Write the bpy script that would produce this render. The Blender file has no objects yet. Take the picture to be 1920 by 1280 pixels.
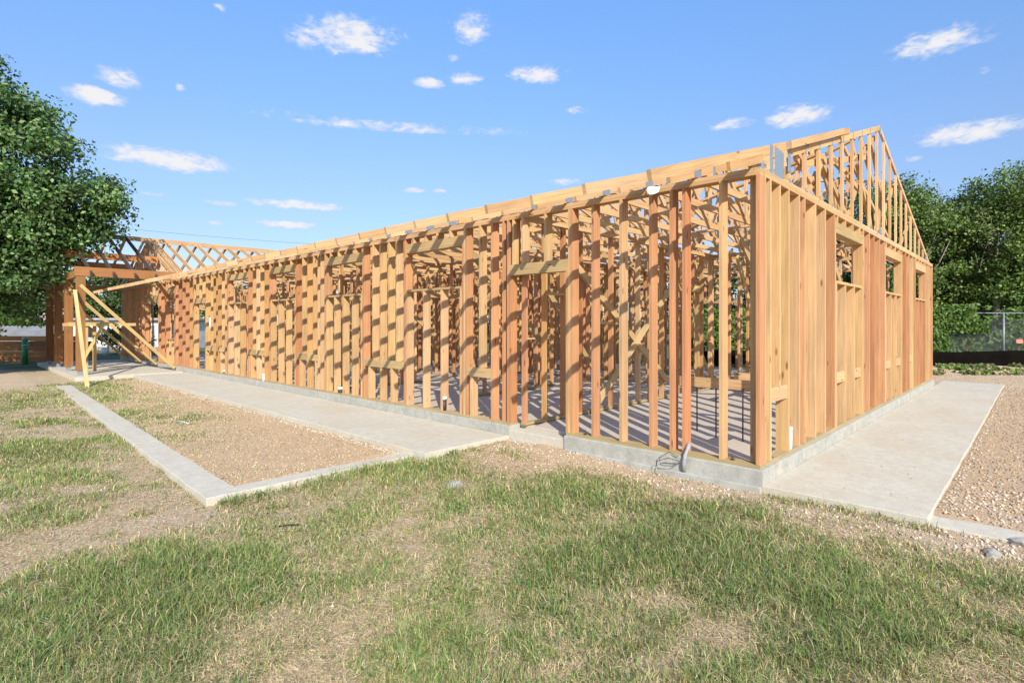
import bpy, bmesh, math, random
import numpy as np
from mathutils import Vector, Matrix

random.seed(7)
rng = np.random.default_rng(11)
sc = bpy.context.scene
C = sc.collection

# ------------------------------------------------------------------ camera
cam_d = bpy.data.cameras.new('camera')
cam = bpy.data.objects.new('camera', cam_d)
C.objects.link(cam)
CAM = Vector((-5.77, -2.045, 1.475))
cam.location = CAM
cam.rotation_euler = (math.radians(90), 0, math.atan2(-0.7214, 0.693))
cam_d.sensor_width = 36
cam_d.lens = 19.275
cam_d.shift_y = -0.0167
cam_d.clip_start = 0.05
cam_d.clip_end = 1500
sc.camera = cam

def P(r, d, z=0.0):
    """site survey: metres to the right of / ahead of the tripod -> world"""
    return Vector((-5.77 + .6926 * r + .7214 * d, -2.045 - .721 * r + .693 * d, z))

# ------------------------------------------------------------------ sun + sky
SUN_TRAVEL = Vector((1.0, 1.38, -1.12)).normalized()
SUN_STRENGTH = 4.9
SKY_STRENGTH = 0.135
sun_d = bpy.data.lights.new('sun', 'SUN')
sun_d.energy = SUN_STRENGTH
sun_d.angle = math.radians(0.5)
sun_d.color = (1.0, 0.93, 0.82)
sun = bpy.data.objects.new('sun', sun_d)
C.objects.link(sun)
sun.rotation_euler = SUN_TRAVEL.to_track_quat('-Z', 'Y').to_euler()
sun.location = (-20, -25, 30)

sc.view_settings.view_transform = 'Standard'
sc.view_settings.look = 'None'
sc.view_settings.gamma = 1
sc.view_settings.use_curve_mapping = False
sc.view_settings.exposure = 0.40

world = bpy.data.worlds.new('World')
sc.world = world
world.use_nodes = True

def nd(nt, kind, ins=None, **props):
    n = nt.nodes.new(kind)
    for k, v in props.items():
        setattr(n, k, v)
    for k, v in (ins or {}).items():
        s = n.inputs[k]
        if isinstance(v, bpy.types.NodeSocket):
            nt.links.new(v, s)
        else:
            s.default_value = v
    return n

def build_world():
    nt = world.node_tree
    nt.nodes.clear()
    sky = nd(nt, 'ShaderNodeTexSky', sky_type='NISHITA', sun_disc=False)
    sky.sun_elevation = math.asin(-SUN_TRAVEL.z)
    sky.sun_rotation = math.atan2(-SUN_TRAVEL.x, -SUN_TRAVEL.y)
    sky.altitude = 200
    sky.air_density = 1.0
    sky.dust_density = 0.6
    sky.ozone_density = 2.0
    tc = nd(nt, 'ShaderNodeTexCoord')
    sep = nd(nt, 'ShaderNodeSeparateXYZ', {0: tc.outputs['Generated']})
    # clear dry air: deeper blue overhead, less white towards the horizon, alike all the way round
    ramp = nd(nt, 'ShaderNodeValToRGB', {0: sep.outputs[2]})
    e = ramp.color_ramp.elements
    e[0].position, e[0].color = 0.0, (.66, .61, .68, 1)
    e[1].position, e[1].color = 0.55, (1.12, 1.46, 1.76, 1)
    for p_, c_ in ((.14, (.77, .76, .86, 1)), (.27, (.95, .99, 1.10, 1))):
        q = e.new(p_); q.color = c_
    tint = nd(nt, 'ShaderNodeMix', {0: 1.0, 6: sky.outputs[0], 7: ramp.outputs[0]}, data_type='RGBA', blend_type='MULTIPLY')
    bg = nd(nt, 'ShaderNodeBackground', {'Color': tint.outputs[2], 'Strength': SKY_STRENGTH})
    az = nd(nt, 'ShaderNodeMath', {0: sep.outputs[1], 1: sep.outputs[0]}, operation='ARCTAN2')
    el = nd(nt, 'ShaderNodeMath', {0: sep.outputs[2]}, operation='ARCSINE')
    ae = nd(nt, 'ShaderNodeCombineXYZ', {0: az.outputs[0], 1: el.outputs[0], 2: 0.0})
    # cumulus: azimuth, elevation, half width, half height (radians), weight
    px = [(650, 65, 100, 32, 1), (570, 75, 40, 15, .7), (885, 52, 38, 24, .8), (803, 156, 30, 9, .75), (872, 148, 34, 13, .75),
          (1008, 140, 60, 14, .9), (845, 108, 16, 8, .5), (178, 180, 58, 18, .95), (225, 145, 48, 20, .7), (315, 299, 130, 20, 1),
          (570, 385, 100, 10, .95), (410, 380, 38, 6, .75), (540, 421, 62, 8, .95), (775, 358, 24, 6, .85), (825, 358, 15, 5, .8),
          (1060, 341, 38, 7, .75), (1085, 207, 24, 8, .75), (1375, 233, 48, 12, .85), (1490, 218, 66, 21, 1), (1805, 250, 112, 21, 1),
          (1755, 80, 95, 27, .75), (1848, 130, 16, 8, .55), (408, 15, 18, 8, .7), (338, 165, 11, 8, .75), (740, 238, 240, 10, .60),
          (280, 362, 42, 6, .6), (1715, 297, 22, 6, .65), (610, 230, 110, 8, .58), (400, 418, 20, 5, .6)]
    cl = []
    for x, y, hw, hh, w in px:
        r, up = (x - 960) / 1028, (608 - y) / 1028
        v = Vector((.6926 * r + .7214, -.721 * r + .693, up)).normalized()
        q = 1 + r * r
        cl.append((math.atan2(v.y, v.x), math.asin(v.z), hw / 1028 / q, hh / 1028 / math.sqrt(q), w * 1.28))
    rs = random.Random(3)
    for i in range(26):                                  # the same scattered cumulus all the way round
        a = math.radians(96 + i * 10.2 + rs.uniform(-4, 4))
        if a > math.pi:
            a -= 2 * math.pi
        if abs((a - .765 + math.pi) % (2 * math.pi) - math.pi) < .85:
            continue
        cl.append((a, rs.uniform(.08, .55), rs.uniform(.04, .11), rs.uniform(.008, .025), rs.uniform(.8, 1.25)))
    mx = None
    for a, e, da, de, w in cl:
        s = nd(nt, 'ShaderNodeVectorMath', {0: ae.outputs[0], 1: (a, e, 0)}, operation='SUBTRACT')
        m = nd(nt, 'ShaderNodeVectorMath', {0: s.outputs[0], 1: (1 / da, 1 / de, 0)}, operation='MULTIPLY')
        d = nd(nt, 'ShaderNodeVectorMath', {0: m.outputs[0], 1: m.outputs[0]}, operation='DOT_PRODUCT')
        o = nd(nt, 'ShaderNodeMath', {0: d.outputs['Value'], 1: -w * .8, 2: w}, operation='MULTIPLY_ADD')
        if mx is None:
            mx = o
        else:
            mx = nd(nt, 'ShaderNodeMath', {0: mx.outputs[0], 1: o.outputs[0]}, operation='MAXIMUM')
    stretch = nd(nt, 'ShaderNodeVectorMath', {0: tc.outputs['Generated'], 1: (1, 1, 2.3)}, operation='MULTIPLY')
    n1 = nd(nt, 'ShaderNodeTexNoise', {'Vector': stretch.outputs[0], 'Scale': 17.0, 'Detail': 7.0, 'Roughness': .62, 'Distortion': .3})
    n1b = nd(nt, 'ShaderNodeTexNoise', {'Vector': stretch.outputs[0], 'Scale': 52.0, 'Detail': 6.0, 'Roughness': .6, 'Distortion': .5})
    n2 = nd(nt, 'ShaderNodeMath', {0: n1.outputs[0], 1: 2.4, 2: -1.30}, operation='MULTIPLY_ADD')
    n2b = nd(nt, 'ShaderNodeMath', {0: n1b.outputs[0], 1: 2.2, 2: -1.12}, operation='MULTIPLY_ADD')
    n2 = nd(nt, 'ShaderNodeMath', {0: n2.outputs[0], 1: n2b.outputs[0]}, operation='ADD')
    tot = nd(nt, 'ShaderNodeMath', {0: mx.outputs[0], 1: n2.outputs[0]}, operation='ADD')
    dens = nd(nt, 'ShaderNodeMapRange', {'Value': tot.outputs[0], 'From Min': -.05, 'From Max': 1.25, 'To Min': 0, 'To Max': .96}, interpolation_type='SMOOTHSTEP')
    ccol = nd(nt, 'ShaderNodeMix', {0: dens.outputs[0], 6: (.66, .76, 1.0, 1), 7: (1.0, .985, 1.0, 1)}, data_type='RGBA')
    bgc = nd(nt, 'ShaderNodeBackground', {'Color': ccol.outputs[2], 'Strength': 0.70})
    mix = nd(nt, 'ShaderNodeMixShader', {0: dens.outputs[0], 1: bg.outputs[0], 2: bgc.outputs[0]})
    out = nd(nt, 'ShaderNodeOutputWorld')
    nt.links.new(mix.outputs[0], out.inputs[0])
build_world()

# ------------------------------------------------------------------ materials
def new_mat(name):
    m = bpy.data.materials.new(name)
    m.use_nodes = True
    nt = m.node_tree
    nt.nodes.clear()
    b = nd(nt, 'ShaderNodeBsdfPrincipled')
    o = nd(nt, 'ShaderNodeOutputMaterial')
    nt.links.new(b.outputs[0], o.inputs[0])
    return m, nt, b

def mixc(nt, fac, a, b, mode='MIX'):
    return nd(nt, 'ShaderNodeMix', {0: fac, 6: a, 7: b}, data_type='RGBA', blend_type=mode).outputs[2]

def mrange(nt, v, a, b, c=0.0, d=1.0):
    return nd(nt, 'ShaderNodeMapRange', {'Value': v, 'From Min': a, 'From Max': b, 'To Min': c, 'To Max': d}).outputs[0]

def wood_mat():
    m, nt, b = new_mat('sawn_timber')
    tc = nd(nt, 'ShaderNodeTexCoord')
    oi = nd(nt, 'ShaderNodeObjectInfo')
    off = nd(nt, 'ShaderNodeMath', {0: oi.outputs['Random'], 1: 61.0}, operation='MULTIPLY')
    offv = nd(nt, 'ShaderNodeCombineXYZ', {0: off.outputs[0], 1: off.outputs[0], 2: off.outputs[0]})
    v = nd(nt, 'ShaderNodeVectorMath', {0: tc.outputs['Object'], 1: offv.outputs[0]}, operation='ADD').outputs[0]
    g1 = nd(nt, 'ShaderNodeVectorMath', {0: v, 1: (46, 46, 1.3)}, operation='MULTIPLY').outputs[0]
    g2 = nd(nt, 'ShaderNodeVectorMath', {0: v, 1: (120, 120, 3.5)}, operation='MULTIPLY').outputs[0]
    g3 = nd(nt, 'ShaderNodeVectorMath', {0: v, 1: (9, 9, 2.4)}, operation='MULTIPLY').outputs[0]
    g4 = nd(nt, 'ShaderNodeVectorMath', {0: v, 1: (3, 3, 1.2)}, operation='MULTIPLY').outputs[0]
    n1 = nd(nt, 'ShaderNodeTexNoise', {'Vector': g1, 'Scale': 1, 'Detail': 3, 'Distortion': .8}).outputs[0]
    n2 = nd(nt, 'ShaderNodeTexNoise', {'Vector': g2, 'Scale': 1, 'Detail': 3}).outputs[0]
    n4 = nd(nt, 'ShaderNodeTexNoise', {'Vector': g4, 'Scale': 1, 'Detail': 3}).outputs[0]
    vo = nd(nt, 'ShaderNodeTexVoronoi', {'Vector': g3, 'Scale': 1.0})
    f1 = mrange(nt, n1, .32, .68, .80, 1.09)
    f2 = mrange(nt, n2, .3, .7, .90, 1.06)
    f4 = mrange(nt, n4, .3, .7, .86, 1.08)
    ff = nd(nt, 'ShaderNodeMath', {0: f1, 1: f2}, operation='MULTIPLY').outputs[0]
    ff = nd(nt, 'ShaderNodeMath', {0: ff, 1: f4}, operation='MULTIPLY').outputs[0]
    grey = nd(nt, 'ShaderNodeCombineColor', {0: ff, 1: ff, 2: ff}).outputs[0]
    col = mixc(nt, 1.0, oi.outputs['Color'], grey, 'MULTIPLY')
    # reddish heart streaks
    st = mrange(nt, n1, .56, .7, 0, .30)
    col = mixc(nt, st, col, mixc(nt, 1.0, col, (1.0, .72, .52, 1), 'MULTIPLY'))
    kn = mrange(nt, vo.outputs['Distance'], .08, .15, .9, 0)
    sel = mrange(nt, nd(nt, 'ShaderNodeSeparateColor', {0: vo.outputs['Color']}).outputs[0], .36, .38, 0, 1)
    kf = nd(nt, 'ShaderNodeMath', {0: kn, 1: sel}, operation='MULTIPLY').outputs[0]
    col = mixc(nt, kf, col, mixc(nt, 1.0, col, (.42, .26, .18, 1), 'MULTIPLY'))
    nt.links.new(col, b.inputs['Base Color'])
    b.inputs['Roughness'].default_value = .72
    b.inputs['Specular IOR Level'].default_value = .25
    bp = nd(nt, 'ShaderNodeBump', {'Strength': .25, 'Distance': .004, 'Height': n2})
    nt.links.new(bp.outputs[0], b.inputs['Normal'])
    return m
WOOD = wood_mat()

def plain_mat(name, col, rough=.6, metal=0.0, spec=.4, noise=None):
    m, nt, b = new_mat(name)
    b.inputs['Roughness'].default_value = rough
    b.inputs['Metallic'].default_value = metal
    b.inputs['Specular IOR Level'].default_value = spec
    tc = nd(nt, 'ShaderNodeTexCoord')
    n = nd(nt, 'ShaderNodeTexNoise', {'Vector': tc.outputs['Object'], 'Scale': noise or 14.0, 'Detail': 5}).outputs[0]
    f = mrange(nt, n, .3, .7, .78, 1.12)
    g = nd(nt, 'ShaderNodeCombineColor', {0: f, 1: f, 2: f}).outputs[0]
    nt.links.new(mixc(nt, 1.0, (*col, 1), g, 'MULTIPLY'), b.inputs['Base Color'])
    return m

def concrete_mat(name, base, dark, warm=(.46, .40, .33), stain=.5, vert=False):
    m, nt, b = new_mat(name)
    geo = nd(nt, 'ShaderNodeNewGeometry')
    pos = geo.outputs['Position']
    n1 = nd(nt, 'ShaderNodeTexNoise', {'Vector': pos, 'Scale': .9, 'Detail': 7, 'Roughness': .65}).outputs[0]
    n2 = nd(nt, 'ShaderNodeTexNoise', {'Vector': pos, 'Scale': 9.0, 'Detail': 6, 'Roughness': .7}).outputs[0]
    n3 = nd(nt, 'ShaderNodeTexNoise', {'Vector': pos, 'Scale': 70.0, 'Detail': 3}).outputs[0]
    n5 = nd(nt, 'ShaderNodeTexNoise', {'Vector': nd(nt, 'ShaderNodeVectorMath', {0: pos, 1: (.8, 3.2, 1)}, operation='MULTIPLY').outputs[0], 'Scale': .9, 'Detail': 5, 'Distortion': .6}).outputs[0]
    c = mixc(nt, mrange(nt, n2, .35, .68), (*base, 1), (*dark, 1))
    c = mixc(nt, mrange(nt, n1, .46, .72, 0, stain), c, (*warm, 1))
    c = mixc(nt, mrange(nt, n5, .56, .74, 0, stain * .8), c, (*dark, 1))
    f = mrange(nt, n3, .3, .7, .88, 1.08)
    c = mixc(nt, 1.0, c, nd(nt, 'ShaderNodeCombineColor', {0: f, 1: f, 2: f}).outputs[0], 'MULTIPLY')
    pit = nd(nt, 'ShaderNodeTexVoronoi', {'Vector': pos, 'Scale': 13.0}).outputs['Distance']
    pf = mrange(nt, pit, .03, .10, .55 if vert else .12, 0)
    c = mixc(nt, pf, c, (dark[0] * .45, dark[1] * .45, dark[2] * .42, 1))
    nt.links.new(c, b.inputs['Base Color'])
    b.inputs['Roughness'].default_value = .95
    b.inputs['Specular IOR Level'].default_value = .04
    h = nd(nt, 'ShaderNodeMath', {0: n2, 1: n3}, operation='ADD').outputs[0]
    bp = nd(nt, 'ShaderNodeBump', {'Strength': .35 if vert else .15, 'Distance': .01, 'Height': h})
    nt.links.new(bp.outputs[0], b.inputs['Normal'])
    return m
CONC = concrete_mat('walkway_concrete', (.57, .525, .42), (.475, .435, .345), warm=(.50, .41, .285), stain=.75)
FOUND = concrete_mat('foundation_concrete', (.46, .445, .385), (.33, .325, .28), warm=(.41, .37, .31), stain=.4, vert=True)
FLOOR = concrete_mat('floor_concrete', (.52, .46, .37), (.45, .39, .31), warm=(.49, .385, .29), stain=.6)

def attr_mat(name, attr, rough=.8, spec=.15, transl=0.0, gain=1.0):
    m, nt, b = new_mat(name)
    a = nd(nt, 'ShaderNodeAttribute', attribute_name=attr)
    col = a.outputs['Color']
    nt.links.new(col, b.inputs['Base Color'])
    b.inputs['Roughness'].default_value = rough
    b.inputs['Specular IOR Level'].default_value = spec
    if transl:
        t = nd(nt, 'ShaderNodeBsdfTranslucent')
        tcol = mixc(nt, 1.0, col, (1.3, 1.25, .55, 1), 'MULTIPLY')
        nt.links.new(tcol, t.inputs[0])
        mx = nd(nt, 'ShaderNodeMixShader', {0: transl})
        nt.links.new(b.outputs[0], mx.inputs[1])
        nt.links.new(t.outputs[0], mx.inputs[2])
        out = [n for n in nt.nodes if n.type == 'OUTPUT_MATERIAL'][0]
        nt.links.new(mx.outputs[0], out.inputs[0])
    return m
LEAF = attr_mat('leaf', 'col', rough=.5, spec=.35, transl=.22)
GRASS = attr_mat('grass_blade', 'col', rough=.75, spec=.15, transl=.2)
STONE = attr_mat('stone_chip', 'col', rough=.9, spec=.15)
BARK = plain_mat('bark', (.16, .12, .09), .9, noise=6)
STEEL = plain_mat('galvanised_steel', (.27, .32, .37), .5, .35, .4, 70)
PVC = plain_mat('white_plastic', (.78, .78, .76), .35)
BLACKP = plain_mat('black_plastic', (.03, .03, .035), .5)
GREENP = plain_mat('green_plastic', (.02, .27, .10), .4, noise=4)
GREYP = plain_mat('grey_plastic', (.32, .33, .35), .5)
RUST = plain_mat('rusty_steel', (.10, .06, .05), .7, .3, noise=40)
SILT = plain_mat('black_fabric', (.007, .006, .005), 1.0, spec=0.0, noise=3)
GALV = plain_mat('fence_wire', (.24, .25, .26), .45, .3)
SHEET = plain_mat('grey_sheet_metal', (.24, .24, .235), .95, .0, .05, noise=2)
WHITEW = plain_mat('white_painted_wall', (.70, .70, .68), .7, noise=3)
ROOFM = plain_mat('grey_roofing', (.34, .33, .33), .8, noise=5)
GLASS = plain_mat('dark_window_glass', (.05, .06, .07), .15, spec=.6)
PAPER = plain_mat('paper', (.8, .79, .77), .7, noise=30)
CABLE = plain_mat('cable_rubber', (.10, .10, .11), .6)

# ------------------------------------------------------------------ object helpers
def tag(o, label=None, cat=None, group=None, kind=None):
    if label: o['label'] = label
    if cat: o['category'] = cat
    if group: o['group'] = group
    if kind: o['kind'] = kind
    return o

WLOC = {}
def empty(name, loc=(0, 0, 0), parent=None):
    o = bpy.data.objects.new(name, None)
    o.empty_display_size = .2
    C.objects.link(o)
    loc = Vector(loc)
    WLOC[o.name] = loc
    if parent:
        o.parent = parent
        o.location = loc - WLOC[parent.name]
    else:
        o.location = loc
    return o

def link_mesh(name, me, mat, parent=None, loc=(0, 0, 0)):
    o = bpy.data.objects.new(name, me)
    C.objects.link(o)
    if mat and not me.materials:
        me.materials.append(mat)
    loc = Vector(loc)
    WLOC[o.name] = loc
    if parent:
        o.parent = parent
        o.location = loc - WLOC[parent.name]
    else:
        o.location = loc
    return o

BOXES = {}
def box_mesh(w, d, l, mat):
    key = (round(w, 3), round(d, 3), round(l, 3), mat.name)
    if key in BOXES:
        return BOXES[key]
    me = bpy.data.meshes.new('board')
    x, y, z = w / 2, d / 2, l / 2
    vs = [(-x, -y, -z), (x, -y, -z), (x, y, -z), (-x, y, -z), (-x, -y, z), (x, -y, z), (x, y, z), (-x, y, z)]
    fs = [(3, 2, 1, 0), (4, 5, 6, 7), (0, 1, 5, 4), (1, 2, 6, 5), (2, 3, 7, 6), (3, 0, 4, 7)]
    me.from_pydata(vs, [], fs)
    me.materials.append(mat)
    BOXES[key] = me
    return me

PALE = [(.61, .405, .195), (.60, .39, .18), (.63, .43, .22), (.59, .37, .165), (.605, .395, .19)]
RED = [(.55, .285, .135), (.53, .27, .125), (.57, .31, .15), (.50, .235, .10)]
MIDS = [(.56, .33, .135), (.54, .31, .125), (.57, .35, .15)]
DARKT = [(.31, .15, .052), (.35, .18, .066), (.28, .13, .045)]
TREATED = [(.41, .32, .155), (.45, .355, .18), (.37, .285, .14)]
HEAD = [(.50, .355, .165), (.48, .34, .155), (.52, .37, .175)]

def tone(kind, rr=random):
    if kind == 'mix':
        kind = rr.choices(['pale', 'mid', 'red'], [.50, .30, .20])[0]
    if kind == 'warm':
        kind = rr.choices(['pale', 'mid', 'red'], [.25, .35, .40])[0]
    c = rr.choice({'pale': PALE, 'red': RED, 'mid': MIDS, 'dark': DARKT, 'treated': TREATED, 'head': HEAD}[kind])
    f = rr.uniform(.90, 1.08)
    return (c[0] * f, c[1] * f * rr.uniform(.95, 1.0), c[2] * f * rr.uniform(.93, 1.07), 1)

def board(parent, name, a, b, w, d, side=(1, 0, 0), col='pale', jit=.0, mat=None):
    """a straight board from a to b (world); w across SIDE, d across the other way"""
    a, b = Vector(a), Vector(b)
    z = (b - a)
    L = z.length
    z.normalize()
    s = Vector(side)
    x = (s - z * s.dot(z)).normalized()
    y = z.cross(x)
    if jit:
        ang = random.gauss(0, jit)
        x, y = x * math.cos(ang) + y * math.sin(ang), y * math.cos(ang) - x * math.sin(ang)
    o = bpy.data.objects.new(name, box_mesh(w, d, L, mat or WOOD))
    C.objects.link(o)
    R = Matrix((x, y, z)).transposed()
    mid = (a + b) / 2
    if jit:
        mid = mid + Vector((random.gauss(0, .003), random.gauss(0, .002), 0))
    if parent:
        o.parent = parent
        mid = mid - WLOC[parent.name]
    o.matrix_local = Matrix.Translation(mid) @ R.to_4x4()
    o.color = tone(col) if isinstance(col, str) else (*col, 1)
    return o

def mesh_np(name, verts, faces_flat, loop_starts, loop_totals, cols=None, mat=None):
    me = bpy.data.meshes.new(name)
    me.vertices.add(len(verts))
    me.vertices.foreach_set('co', np.ascontiguousarray(verts, dtype=np.float32).ravel())
    me.loops.add(len(faces_flat))
    me.loops.foreach_set('vertex_index', np.ascontiguousarray(faces_flat, dtype=np.int32))
    me.polygons.add(len(loop_starts))
    me.polygons.foreach_set('loop_start', np.ascontiguousarray(loop_starts, dtype=np.int32))
    me.polygons.foreach_set('loop_total', np.ascontiguousarray(loop_totals, dtype=np.int32))
    me.update(calc_edges=True)
    if cols is not None:
        a = me.color_attributes.new('col', 'FLOAT_COLOR', 'POINT')
        a.data.foreach_set('color', np.ascontiguousarray(cols, dtype=np.float32).ravel())
    if mat:
        me.materials.append(mat)
    return me

# ------------------------------------------------------------------ value noise (numpy)
def vnoise(x, y, scale, seed):
    r = np.random.default_rng(seed)
    g = r.random((256, 256))
    x = np.asarray(x) * scale + 1000.0
    y = np.asarray(y) * scale + 1000.0
    xi, yi = np.floor(x).astype(int), np.floor(y).astype(int)
    fx, fy = x - xi, y - yi
    fx, fy = fx * fx * (3 - 2 * fx), fy * fy * (3 - 2 * fy)
    a, b = g[xi % 256, yi % 256], g[(xi + 1) % 256, yi % 256]
    c, d = g[xi % 256, (yi + 1) % 256], g[(xi + 1) % 256, (yi + 1) % 256]
    return a * (1 - fx) * (1 - fy) + b * fx * (1 - fy) + c * (1 - fx) * fy + d * fx * fy

def fbm(x, y, scale, seed, oct=4):
    s, amp, tot = 0, 1.0, 0
    for i in range(oct):
        s = s + amp * vnoise(x, y, scale * 2 ** i, seed + i)
        tot += amp
        amp *= .55
    return s / tot

# site plan: where the slabs and gravel beds lie
def inrect(x, y, r):
    if r is R_KERB_A or (len(r) == 5 and r[4]):
        x = x - KERB_SKEW * (y - 3.66)
    return (x > r[0]) & (x < r[1]) & (y > r[2]) & (y < r[3])
R_HOUSE = (-.03, 12.65, -.03, 28.6)
R_WALK_F = (-1.56, -.03, 3.52, 18.55)
R_WALK_R = (0.0, 14.2, -1.37, -.03)
R_PORCH = (-2.95, -.03, 19.1, 28.6)
R_KERB_A = (-4.0, -3.69, 3.76, 17.3)      # runs very slightly towards the house as it goes back
R_KERB_B = (-3.69, -1.56, 3.76, 3.98)
KERB_SKEW = .030
R_KERB_C = (0.0, .30, -9.0, -1.37)
R_KERB_D = (13.9, 14.2, -9.0, -1.37)
R_BED_F = (-3.69, -1.56, 3.98, 18.0)
R_BED_R = (.30, 13.9, -9.0, -1.37)
SLABS = [R_HOUSE, R_WALK_F, R_WALK_R, R_PORCH, R_KERB_A, R_KERB_B, R_KERB_C, R_KERB_D]

PATCH = [(-5.1, 2.0, .9, .75, .55), (-4.4, 1.8, .5, .35, .35), (-4.7, 3.6, 1.1, .45, -.6), (-3.35, 2.55, .5, .35, .30), (-3.3, 1.95, .40, .22, -.35), (-3.4, 1.25, .45, .3, -.25), (-2.0, 1.3, .8, .6, .35),
         (-3.3, .6, .6, .5, .30), (-2.4, .4, .45, .35, .15), (-1.5, .05, .55, .30, .65), (-1.65, -.6, .45, .35, .55), (-1.85, -1.15, .5, .35, .45), (-2.15, -1.6, .5, .35, .45), (-2.55, -.30, .45, .28, -.55), (-2.8, -.75, .4, .25, -.55),
         (-.85, -.6, .3, .3, .15), (-.5, -1.1, .35, .45, -.35), (-.95, -1.6, .45, .4, -.4), (.1, -1.8, .4, .6, -.4), (-3.3, -.45, .45, .35, .3), (-3.95, .25, .45, .4, .40), (-4.85, 8.7, .6, 1.6, .25), (-4.15, 6.1, .5, 1.2, -.15), (-1.05, 2.6, .6, .7, -.35), (-.45, 1.2, .3, 1.1, -.3), (-1.05, -.15, .16, .3, -.5)]
def lush(x, y):
    """0 bare dirt .. 1 thick grass"""
    x, y = np.asarray(x, dtype=float), np.asarray(y, dtype=float)
    n = (fbm(x, y, .9, 21, 4) + fbm(x, y, 3.1, 31, 3) * .8) / 1.8
    g = .53 + (n - .5) * 2.9
    for a, b, ra, rb, amp in PATCH:
        g = g + amp * np.exp(-((x - a) / ra) ** 2 - ((y - b) / rb) ** 2)
    g = np.clip(g, .02, 1)
    edge = np.clip((-x - .18) / .75, 0, 1)               # trodden strip along the footing
    edge = np.where(x > -.05, np.clip((-y - 1.5) / 1.0, 0, 1) * .4, edge)
    g = g * (.10 + .90 * edge)
    weeds = np.maximum(inrect(x, y, (-3.9, -1.5, 3.58, 3.78)) * .8, inrect(x, y, (-.22, -.02, -1.5, -.1)) * .55)
    weeds = np.maximum(weeds, inrect(x, y, (-4.16, -4.02, 3.6, 17)) * .35)
    g = np.maximum(g, weeds * (.25 + vnoise(x, y, 3.3, 77)))
    bed = np.clip((y - 5.5) / 4, 0.04, 1.3) * np.clip((-1.9 - x) / .8, .1, 1)
    g = np.where(inrect(x, y, R_BED_F), g * .8 * bed, g)
    g = np.where(inrect(x, y, R_BED_R), g * .02, g)
    left = (x < -3.9) & (y > 3.0)
    g = np.where(left, np.clip(g * 1.15 - .22, .02, 1) * np.clip((18.0 - y) / 2.0, .05, 1), g)
    return np.clip(g, 0, 1)

def ground_z(x, y):
    x, y = np.asarray(x, dtype=float), np.asarray(y, dtype=float)
    z = -.225 + .035 * (fbm(x, y, .8, 5, 4) - .5) + .03 * (fbm(x, y, 3.5, 9, 3) - .5)
    away = np.clip((-x - .2) / 3.0, 0, 1)
    z = z - .05 * away
    door = np.exp(-((x + .3) ** 2 / .5 + (y - 2.9) ** 2 / 1.2))
    z = z + .05 * door
    z = np.where(inrect(x, y, R_BED_F), z + .035, z)
    z = np.where(inrect(x, y, R_BED_R), z + .03 + .015 * np.exp((y + 1.37) / .25), z)
    # spoil bank in front of the silt fence
    ax, ay = 20.6, 1.7
    t = ((x - ax) * .69 + (y - ay) * .72)
    z = z + .16 * np.exp(-((t + 1.3) / .8) ** 2) * (x > 14) + np.where((t > 1.2) & (x > 14), .15, 0)
    for r in SLABS:
        z = np.where(inrect(x, y, (r[0] + .14, r[1] - .14, r[2] + .14, r[3] - .14, r is R_KERB_A)), -.55, z)
    return z

def ground_mat():
    m, nt, b = new_mat('dry_lawn_soil')
    geo = nd(nt, 'ShaderNodeNewGeometry')
    pos = geo.outputs['Position']
    at = nd(nt, 'ShaderNodeAttribute', attribute_name='col')
    sp = nd(nt, 'ShaderNodeSeparateColor', {0: at.outputs['Color']})
    n1 = nd(nt, 'ShaderNodeTexNoise', {'Vector': pos, 'Scale': 1.3, 'Detail': 8, 'Roughness': .7}).outputs[0]
    n2 = nd(nt, 'ShaderNodeTexNoise', {'Vector': pos, 'Scale': 22.0, 'Detail': 6, 'Roughness': .75}).outputs[0]
    n3 = nd(nt, 'ShaderNodeTexNoise', {'Vector': pos, 'Scale': 110.0, 'Detail': 3, 'Roughness': .8}).outputs[0]
    vo = nd(nt, 'ShaderNodeTexVoronoi', {'Vector': pos, 'Scale': 46.0})
    c = mixc(nt, mrange(nt, n1, .35, .65), (.58, .43, .285, 1), (.50, .36, .23, 1))
    c = mixc(nt, mrange(nt, n2, .42, .66), c, (.62, .50, .355, 1))
    grit = mixc(nt, .5, vo.outputs['Color'], (.5, .42, .34, 1))
    c = mixc(nt, mrange(nt, n3, .45, .62, 0, .35), c, mixc(nt, 1.0, grit, (.75, .65, .55, 1), 'MULTIPLY'))
    c = mixc(nt, mrange(nt, sp.outputs[1], 0, 1, 0, .85), c, mixc(nt, mrange(nt, n2, .3, .7), (.61, .43, .26, 1), (.52, .355, .205, 1)))
    straw = mixc(nt, mrange(nt, n3, .35, .65), (.50, .41, .245, 1), (.36, .30, .16, 1))
    c = mixc(nt, mrange(nt, sp.outputs[0], .05, .8, 0, .85), c, straw)
    far = mixc(nt, mrange(nt, n1, .4, .6), (.09, .13, .045, 1), (.19, .16, .09, 1))
    c = mixc(nt, sp.outputs[2], c, far)
    nt.links.new(c, b.inputs['Base Color'])
    b.inputs['Roughness'].default_value = .95
    b.inputs['Specular IOR Level'].default_value = .1
    h = nd(nt, 'ShaderNodeMath', {0: n2, 1: nd(nt, 'ShaderNodeMath', {0: n3, 1: .5}, operation='MULTIPLY').outputs[0]}, operation='ADD').outputs[0]
    bp = nd(nt, 'ShaderNodeBump', {'Strength': .8, 'Distance': .03, 'Height': h})
    nt.links.new(bp.outputs[0], b.inputs['Normal'])
    return m

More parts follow.
